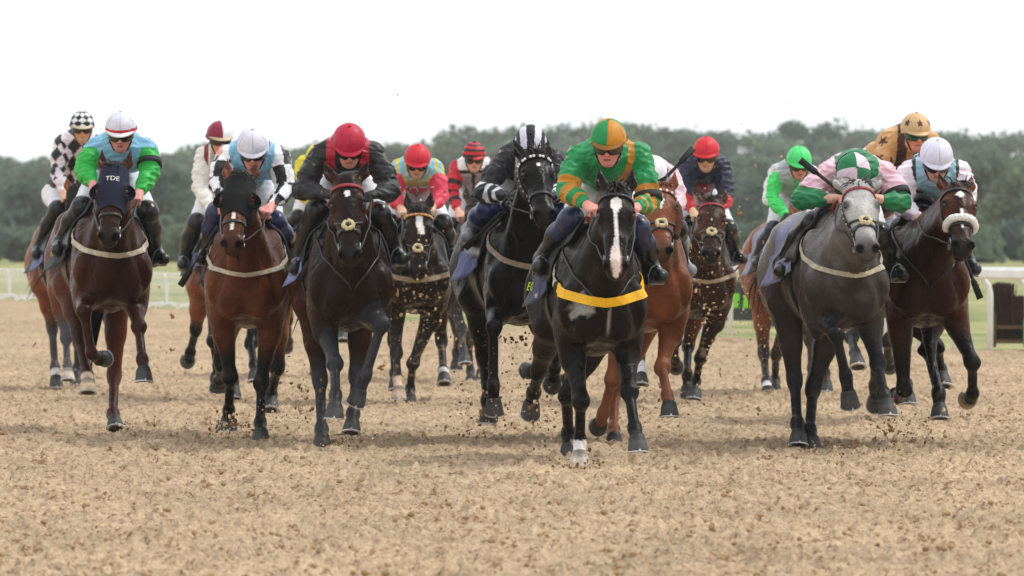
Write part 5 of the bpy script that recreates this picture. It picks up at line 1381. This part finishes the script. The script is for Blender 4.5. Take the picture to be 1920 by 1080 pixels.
def build_clods():
    rs = np.random.RandomState(5); mb = MB(); shapes = [lump_shape(rs, 6) for _ in range(8)]
    for i in range(5200):
        d = 22.5 + 26 * rs.rand() ** 1.5; x = (rs.rand() * 2 - 1) * (d * .092 + .3); y = CAMY + d
        V, F = shapes[rs.randint(8)]; r = .006 + .018 * rs.rand() ** 4
        z = float(ground_z(np.array([x], 'f'), np.array([y], 'f'))[0])
        a = rs.rand() * 6.28; c, s_ = math.cos(a), math.sin(a)
        mb.add((V @ np.array(((c, s_, 0), (-s_, c, 0), (0, 0, .8)))) * r + (x, y, z + r * .3), F)
    tag(mb.build('loose_sand', M['clodl']), 'small loose sand clods strewn over the track', kind='stuff')
    # dirt thrown up by the hooves: fine spray, and the larger clods one by one
    spray = MB(); SC = (lin(214, 190, 156), lin(138, 108, 76), lin(104, 80, 56))
    M['spray'] = mat('sand_grains', attr='Col', rough=.95, spec=.1, noise=[(60, .8, 1.2, 2)])
    cl = [(780, 560, 46.5, 60, 130, 260), (850, 640, 50, 70, 110, 110), (1330, 570, 45, 60, 150, 220), (1425, 620, 48, 45, 110, 170), (560, 760, 38, 60, 70, 90), (430, 800, 38.4, 34, 22, 110),
          (910, 760, 38.5, 60, 70, 110), (1000, 780, 36, 50, 60, 70), (1085, 876, 34.3, 40, 10, 50), (1690, 810, 37, 60, 55, 110), (760, 765, 47, 60, 20, 120), (130, 700, 50, 90, 120, 90), (330, 640, 46, 70, 110, 80),
          (650, 830, 37.5, 55, 16, 60), (1310, 470, 44, 90, 110, 60), (1480, 300, 46, 130, 90, 26), (1560, 850, 36.8, 60, 14, 70), (960, 660, 39, 55, 60, 50), (1230, 760, 41, 70, 60, 60), (300, 810, 40, 130, 20, 60)]
    for (px, py, d, sx, sy, n) in cl:
        for i in range(int(n * (1.3 if d > 43 else 3.2))):
            x_, y_, dd = px + rs.normal() * sx * .6, py + rs.normal() * sy * .6, d + rs.normal() * .7
            p = at(x_, y_, dd)
            if p[2] < .01: p[2] = .01 + abs(rs.normal()) * .03
            V, F = shapes[rs.randint(8)]; r = .0022 + .009 * rs.rand() ** 4
            spray.add(V * r * (1, 1, .6 + 1.3 * rs.rand()) + p, F, SC[rs.randint(3) if d < 43 else rs.randint(4) // 3])
    tag(spray.build('flying_sand', M['spray']), 'fine sand spray thrown up behind the hooves', kind='stuff')
    spots = [(947, 639, 39), (960, 634, 39), (978, 633, 39), (986, 647, 39), (900, 690, 41), (882, 655, 44), (836, 800, 37.5), (818, 798, 37.6), (1835, 534, 37.5), (776, 548, 45.5), (790, 552, 45.5), (745, 553, 45.5), (760, 565, 45.4), (753, 590, 45.6), (778, 583, 45.5), (800, 556, 45),
             (1312, 545, 44.5), (1310, 530, 44.4), (1322, 598, 44.4), (1296, 462, 44.3), (1282, 452, 44), (1336, 640, 44.5), (1430, 455, 47), (1400, 374, 46), (1416, 310, 46), (1385, 402, 46), (1418, 600, 47), (1425, 614, 47), (1440, 640, 47), (1350, 700, 44), (1336, 740, 42), (1422, 766, 41), (560, 722, 39), (565, 733, 39), (563, 771, 38.5),
             (585, 766, 38), (320, 655, 45), (323, 594, 46), (63, 555, 47), (65, 645, 45), (1000, 790, 36), (1025, 790, 36), (903, 772, 38), (897, 790, 38), (1745, 810, 36.8), (1672, 806, 37), (1660, 815, 36.6), (1536, 114, 42), (746, 177, 42), (722, 680, 44), (712, 690, 44), (708, 640, 44), (870, 640, 47), (1236, 720, 42), (1262, 900, 33.6)]
    proto = [lump_shape(rs, 8, 5) for _ in range(5)]; meshes = []
    for i, (px, py, d) in enumerate(spots):
        V, F = proto[i % 5]; r = (.006 + .010 * rs.rand() ** 1.5) * d / 40 * (.4 if py < 200 else 1)
        p = at(px, py, d); p[2] = max(p[2], .015)
        if i < 10:
            o = mesh_obj('sand_clod', V * .02, F, M['clod'] if i % 5 < 3 else M['clodl']); meshes.append(o.data)
        else:
            o = bpy.data.objects.new('sand_clod', meshes[i % 10]); COL.objects.link(o)
        o.location = p; s_ = r / .02; o.scale = (s_ * (1 + .6 * rs.rand()), s_, s_ * (.7 + .5 * rs.rand())); o.rotation_euler = tuple(rs.rand(3) * 6)
        tag(o, 'brown clod of damp sand flying above the track', 'clod', 'clods kicked up by the hooves')

def build_rail():
    root = empty('running_rail', (5.53, 33, 0)); tag(root, 'white plastic running rail along the far side of the sand track', 'rail')
    O = np.array((5.53, 33, 0.)); dr = np.array((-2.67, 9, 0.)); ud = unit(dr)
    side = unit(np.array((9, 2.67, 0.)))
    z = .93
    a, b = -1.6 * dr, 1.9 * dr
    pf = [(-.075, -.045), (-.05, -.07), (.05, -.07), (.075, -.045), (.075, .03), (.045, .065), (-.045, .065), (-.075, .03)]
    mb = MB(); k = len(pf); V = []
    for e in (a, b):
        for u, v in pf: V.append(e - side * (.22 - u) + (0, 0, z + v))
    mb.add(V, [(i, (i + 1) % k, k + (i + 1) % k, k + i) for i in range(k)] + [tuple(range(k - 1, -1, -1)), tuple(range(k, 2 * k))])
    mb.build('top_rail', M['rail'], root, smooth=False)
    first = None
    for s in np.arange(-1.5, 1.9, .125):
        p = dr * s
        if first is None:
            mb = MB(); P = [np.array((0, 0, -.1)), np.array((0, 0, z - .25)), np.array((0, 0, z - .16)) - side * .02, np.array((0, 0, z - .07)) - side * .09, np.array((0, 0, z - .04)) - side * .2]
            mb.tube(P, [.036, .036, .036, .034, .032], 10); first = mb.build('post', M['rail'], root); first.location = p
        else:
            o = first.copy(); COL.objects.link(o); o.parent = root; o.location = p

def build_barriers():
    """white crowd barriers along the far left of the track, one by one"""
    O = np.array((5.53, 33, 0.)); dr = np.array((-2.67, 9, 0.)); ud = unit(dr); ln = 2.3
    proto = None; kids = []
    yaw = math.atan2(ud[1], ud[0])
    names = ['nearest', 'second', 'third', 'fourth', 'fifth', 'sixth', 'seventh', 'eighth', 'ninth', 'tenth', 'eleventh', 'twelfth', 'thirteenth', 'fourteenth', 'fifteenth', 'sixteenth', 'seventeenth', 'eighteenth', 'nineteenth', 'twentieth', 'twenty-first', 'twenty-second', 'twenty-third', 'twenty-fourth', 'twenty-fifth', 'twenty-sixth', 'twenty-seventh', 'twenty-eighth']
    for i in range(28):
        p = O + dr * 4.2 + ud * (ln + .08) * i
        if proto is None:
            proto = empty('crowd_barrier', tuple(p), yaw)
            mb = MB(); P = [np.array(q) for q in ((0, 0, .10), (0, 0, .60), (.06, 0, .65), (ln - .06, 0, .65), (ln, 0, .60), (ln, 0, .10))]
            mb.tube(P, .016, 8, closed=True); kids.append(mb.build('frame', M['rail'], proto))
            mb = MB()
            for x in np.linspace(.15, ln - .15, 11): mb.tube([np.array((x, 0, .10)), np.array((x, 0, .65))], .006, 5)
            kids.append(mb.build('bars', M['rail'], proto))
            for x in (.35, ln - .35):
                mb = MB(); mb.tube([np.array((x, -.3, 0)), np.array((x, -.25, .05)), np.array((x, 0, .13)), np.array((x, .25, .05)), np.array((x, .3, 0))], .018, 6); kids.append(mb.build('foot', M['rail'], proto))
            o = proto
        else:
            o = proto.copy(); COL.objects.link(o); o.location = p
            for kk in kids:
                c = kk.copy(); COL.objects.link(c); c.parent = o
        tag(o, 'white crowd barrier, %s from the near end of the left row' % names[i], 'barrier', 'white crowd barriers lining the far track')

def build_boards():
    M['board'] = mat('dark_board', lin(52, 60, 58), rough=.6, noise=[(4, .8, 1.1, 3)])
    M['boardg'] = mat('green_board_print', lin(126, 205, 50), rough=.6, noise=[(4, .9, 1.05, 3)])
    M['boardp'] = mat('pink_board_print', lin(226, 120, 128), rough=.6, noise=[(4, .9, 1.05, 3)])
    M['boardw'] = mat('white_board_print', lin(225, 228, 228), rough=.6, noise=[(4, .9, 1.05, 3)])
    O = np.array((5.53, 33, 0.)); dr = np.array((-2.67, 9, 0.)); ud = unit(dr); sd_ = unit(np.array((9, 2.67, 0.)))
    yaw = math.radians(4)
    for (px, d, wd, hh, print_, lab) in ((1372, 88, 1.55, .58, 'boardg', 'dark advertising board with a lime green panel beyond the rail, behind the navy jockey'),
                                         (1462, 90, .62, .5, 'boardp', 'small pink and white advertising board beyond the rail, behind the lime green jockey'),
                                         (842, 92, .42, .62, 'boardp', 'pink advertising board seen between the legs of the horses at the back')):
        p = at(px, 500, d); root = empty('advertising_board', (p[0], p[1], 0), yaw); tag(root, lab, 'board', 'advertising boards beyond the rail')
        MB().box((0, 0, .08 + hh / 2), wd, .05, hh).build('panel', M['board'], root, smooth=False)
        if print_ == 'boardg':
            mb = MB()
            for i in range(5): mb.box((-wd * .36 + i * wd * .18, -.028, .08 + hh * .52), wd * .145, .006, hh * .38)
            mb.build('print', M[print_], root, smooth=False)
        else:
            MB().box((-.05, -.028, .08 + hh * .55), wd * .75, .006, hh * .6).build('print', M[print_], root, smooth=False)
            MB().box((.0, -.028, .08 + hh * .12), wd * .9, .006, hh * .14).build('lower_print', M['boardw'], root, smooth=False)
        for s in (-1, 1): MB().box((s * wd * .4, .03, .06), .05, .06, .14).build('foot', M['board'], root, smooth=False)

def build_brush_fence():
    M['brush'] = mat('birch_brush', lin(66, 36, 30), rough=.95, noise=[(3, .8, 1.2, 3), (60, .55, 1.4, 3)], bump=[(60, 1, .03, 3)])
    M['timber'] = mat('fence_timber', lin(92, 66, 46), rough=.8, noise=[(12, .8, 1.15, 3)])
    M['gboard'] = mat('green_fence_board', lin(34, 150, 86), rough=.6, noise=[(6, .9, 1.08, 3)])
    d = 72.; a = at(1868, 652, d); root = empty('brush_fence', (a[0], a[1], 0), R(-6)); tag(root, 'dark brown steeplechase brush fence with timber rails beyond the white rail', 'brush fence')
    rs = np.random.RandomState(3); mb = MB()
    for i in range(2600):
        x = rs.rand() * 2.4; tall = x < .21
        y = rs.rand() * .55; z1 = (.76 if tall else .60) + rs.normal() * .012; lean = rs.normal(size=2) * .02 + (.0 if not tall else -.02, 0)
        mb.tube([np.array((x, y, .08)), np.array((x + lean[0] * .5, y, .4)), np.array((x + lean[0] * 1.4, y + lean[1], z1))], [.012, .011, .004], 4)
    mb.build('brush', M['brush'], root, smooth=False)
    for z in (.06, .235):
        MB().box((1.2, -.05, z), 2.4, .06, .05).build('timber_rail', M['timber'], root, smooth=False)
    MB().box((-.03, -.02, .2), .06, .07, .42).build('end_post', M['timber'], root, smooth=False)
    MB().box((.42, -.10, .16), .18, .03, .34).build('green_board', M['gboard'], root, smooth=False)

# ---------------------------------------------------------------- trees
def leaf_cloud(rs, lobes, n, size):
    """leaf-sized faces scattered through the outer part of overlapping lobes"""
    L_ = np.array([(*c, r) for c, r in lobes]); wts = L_[:, 3] ** 2; k = rs.choice(len(L_), n, p=wts / wts.sum())
    d = rs.normal(size=(n, 3)); d /= np.linalg.norm(d, axis=1)[:, None]; d[:, 2] = np.where((d[:, 2] < -.3), -d[:, 2] * .6, d[:, 2])
    P = L_[k, :3] + d * (L_[k, 3] * (.62 + .42 * rs.rand(n)))[:, None] * (1, 1, .85)
    nr = d + rs.normal(size=(n, 3)) * .55; nr /= np.linalg.norm(nr, axis=1)[:, None]
    a = np.cross(nr, rs.normal(size=(n, 3))); a /= np.linalg.norm(a, axis=1)[:, None]; b = np.cross(nr, a)
    s = size * (.6 + .8 * rs.rand(n))[:, None]
    V = np.stack((P - a * s, P - b * s * .6, P + a * s, P + b * s * .6), 1).reshape(-1, 3)
    return V, np.repeat(rs.rand(n), 4)

def make_crown(rs, H_, Rr, n, size, trunk=.25):
    lobes = []
    for i in range(16):
        a = rs.rand() * 6.28; q = rs.rand() ** .6; zz = trunk + (1 - trunk) * rs.rand() ** .8
        rad = Rr * (1 - .75 * abs((zz - trunk) / (1 - trunk) - .38)) * q * .75
        lobes.append(((rad * math.cos(a), rad * math.sin(a), H_ * (zz * .86)), Rr * (.26 + .22 * rs.rand())))
    lobes.append(((0, 0, H_ * .80), Rr * .42))
    return leaf_cloud(rs, lobes, n, size)

def trunk_mesh(rs, H_, r):
    mb = MB(); mb.tube([np.array((0, 0, -.2)), np.array((.03 * H_ * rs.normal(), 0, H_ * .3)), np.array((.04 * H_ * rs.normal(), .1, H_ * .75))], [r, r * .75, r * .3], 7)
    for i in range(5):
        a = rs.rand() * 6.28; z = H_ * (.3 + .3 * rs.rand())
        mb.tube([np.array((0, 0, z)), np.array((math.cos(a) * H_ * .12, math.sin(a) * H_ * .12, z + H_ * .12)), np.array((math.cos(a) * H_ * .2, math.sin(a) * H_ * .2, z + H_ * .26))], [r * .4, r * .28, r * .1], 5)
    return mb

def hill_z(y):
    return float(np.interp(y, [-60, 0, 60, 200, 330, 450, 600, 900, 2500], [0, 0, 0, 0, .2, 1.6, 3.4, 4.5, 6])) - .06

def build_trees():
    def thin(m, n, l, p, tcn, src):
        t = n.new('ShaderNodeBsdfTranslucent'); x = n.new('ShaderNodeMixShader'); x.inputs[0].default_value = .5
        l(src, t.inputs['Color']); l(p.outputs[0], x.inputs[1]); l(t.outputs[0], x.inputs[2]); l(x.outputs[0], n['Material Output'].inputs['Surface'])
    def lf(name, c1, c2): return mat(name, attr='Col', rough=.7, spec=.25, noise=[(.35, .8, 1.2, 3)], extra=thin)
    M['leaf'] = lf('leaves', 0, 0); M['bark'] = mat('bark', lin(74, 62, 50), rough=.95, noise=[(8, .7, 1.2, 4)], bump=[(14, .8, .05, 4)])
    rs = np.random.RandomState(21)
    tints = [lin(106, 124, 104), lin(96, 118, 104), lin(116, 130, 104), lin(90, 110, 100), lin(108, 120, 108)]  # leaf greens paled and blued: part of the distance haze is painted in
    def tint(n4, t): return tints[t] * (.72 + .56 * n4)[:, None]
    # the wood: one far mass
    sky_px = [(-900, 318), (-300, 315), (0, 292), (100, 300), (200, 290), (300, 284), (480, 282), (600, 275), (700, 268), (800, 262), (860, 248), (940, 236), (1040, 243), (1090, 226), (1200, 222), (1270, 240), (1400, 240), (1540, 240), (1640, 244), (1770, 250), (1830, 240), (1930, 244), (2250, 240), (2900, 262)]
    VV, CC = [], []; tr = MB()
    for row, (d, spc) in enumerate(((286, 1.7), (300, 1.9), (352, 2.6), (372, 3.6), (400, 3.8), (435, 4.0), (480, 4.4), (530, 4.6), (585, 4.4), (640, 3.4), (655, 3.4))):
        hw = d * 960 / FPX + 34; x = -hw
        while x < hw:
            x += spc * (.6 + .8 * rs.rand()); dd = d + rs.normal() * 7; y = CAMY + dd; px = 960 + x * FPX / dd
            top = float(np.interp(px, *zip(*sky_px)))
            frac = (.02, .08, .20, .42, .55, .68, .79, .88, .95, 1.0, 1.0)[row]
            top -= 8 + 9 * math.sin(px / 53. + row) * math.sin(px / 127. + 2) + 5 * math.sin(px / 19. + row * 2); tp = HOR - (HOR - top) * frac * (.86 + .18 * rs.rand() if row < 8 else .95 + .08 * rs.rand())
            z0 = hill_z(y); H_ = CAMH + (HOR - tp) * dd / FPX - z0
            if H_ < .8: continue
            V, s = make_crown(rs, H_, max(1.5, H_ * (.5 if row < 8 else .42)), 800, .36, .02)
            VV.append(V + (x, y, z0)); CC.append(tint(s, rs.randint(5)) * (.68 + .55 * rs.rand()))
    V = np.vstack(VV); C = np.vstack(CC)
    o = mesh_obj('woodland', V, np.arange(len(V)).reshape(-1, 4), M['leaf'], col=C, smooth=False)
    tag(o, 'far green wood covering the rise behind the racecourse', kind='stuff')
    # trees that stand out one by one
    for (px, tp, d, rr, t, lab) in ((1490, 210, 600, 2.6, 1, 'round-topped tree rising above the skyline of the wood behind the lime green jockey'),
                                    (62, 352, 352, 3.2, 3, 'dark bushy tree in front of the wood at the far left'),
                                    (300, 300, 360, 3.6, 1, 'tall leafy tree at the wood edge between the two left pairs of jockeys'),
                                    (1850, 268, 365, 3.8, 0, 'broad leafy tree at the wood edge right of the right-hand bay'),
                                    (1910, 300, 350, 2.6, 2, 'paler bushy tree at the right edge of the photo'),
                                    (1440, 330, 355, 3.0, 3, 'dark tree at the foot of the wood left of the lime green jockey')):
        y = CAMY + d; p = at(px, HOR, d); z0 = hill_z(y); H_ = CAMH + (HOR - tp) * d / FPX - z0
        root = empty('tree', (p[0], y, z0)); tag(root, lab, 'tree')
        V, s = make_crown(rs, H_, rr, 1900, .26, .2)
        mesh_obj('crown', V, np.arange(len(V)).reshape(-1, 4), M['leaf'], root, col=tint(s, t), smooth=False)
        trunk_mesh(rs, H_, .22).build('trunk', M['bark'], root)
    # low hedge of bushes along the far field on the right
    
def build_haze():
    m = bpy.data.materials.new('haze_air'); m.use_nodes = True; n = m.node_tree.nodes; n.remove(n['Principled BSDF'])
    v = n.new('ShaderNodeVolumePrincipled'); v.inputs['Color'].default_value = (.93, .96, 1, 1); v.inputs['Density'].default_value = HAZE; v.inputs['Anisotropy'].default_value = 0
    m.node_tree.links.new(v.outputs[0], n['Material Output'].inputs['Volume'])
    mb = MB(); mb.box((0, 330, 14), 900, 800, 32)
    tag(mb.build('haze', m, smooth=False), 'pale summer haze over the racecourse', kind='stuff')
HAZE = .00025

# ---------------------------------------------------------------- build everything
import os, time
_t = time.time()
build_ground(); build_rail(); build_barriers(); build_boards(); build_brush_fence(); build_trees()
print('setting', round(time.time() - _t, 1))
for h in HS:
    frame_of(h); jockey_joints(h)
with ThreadPoolExecutor(4) as ex:
    jobs = [ex.submit(horse_geo, h) for h in HS] + [ex.submit(jockey_geo, h) for h in HS]
    for q in jobs: q.result()
print('bodies', round(time.time() - _t, 1))
for i, h in enumerate(HS):
    build_horse(h, i); build_jockey(h); build_whip(h)
print('tack', round(time.time() - _t, 1))
build_clods()
build_haze()
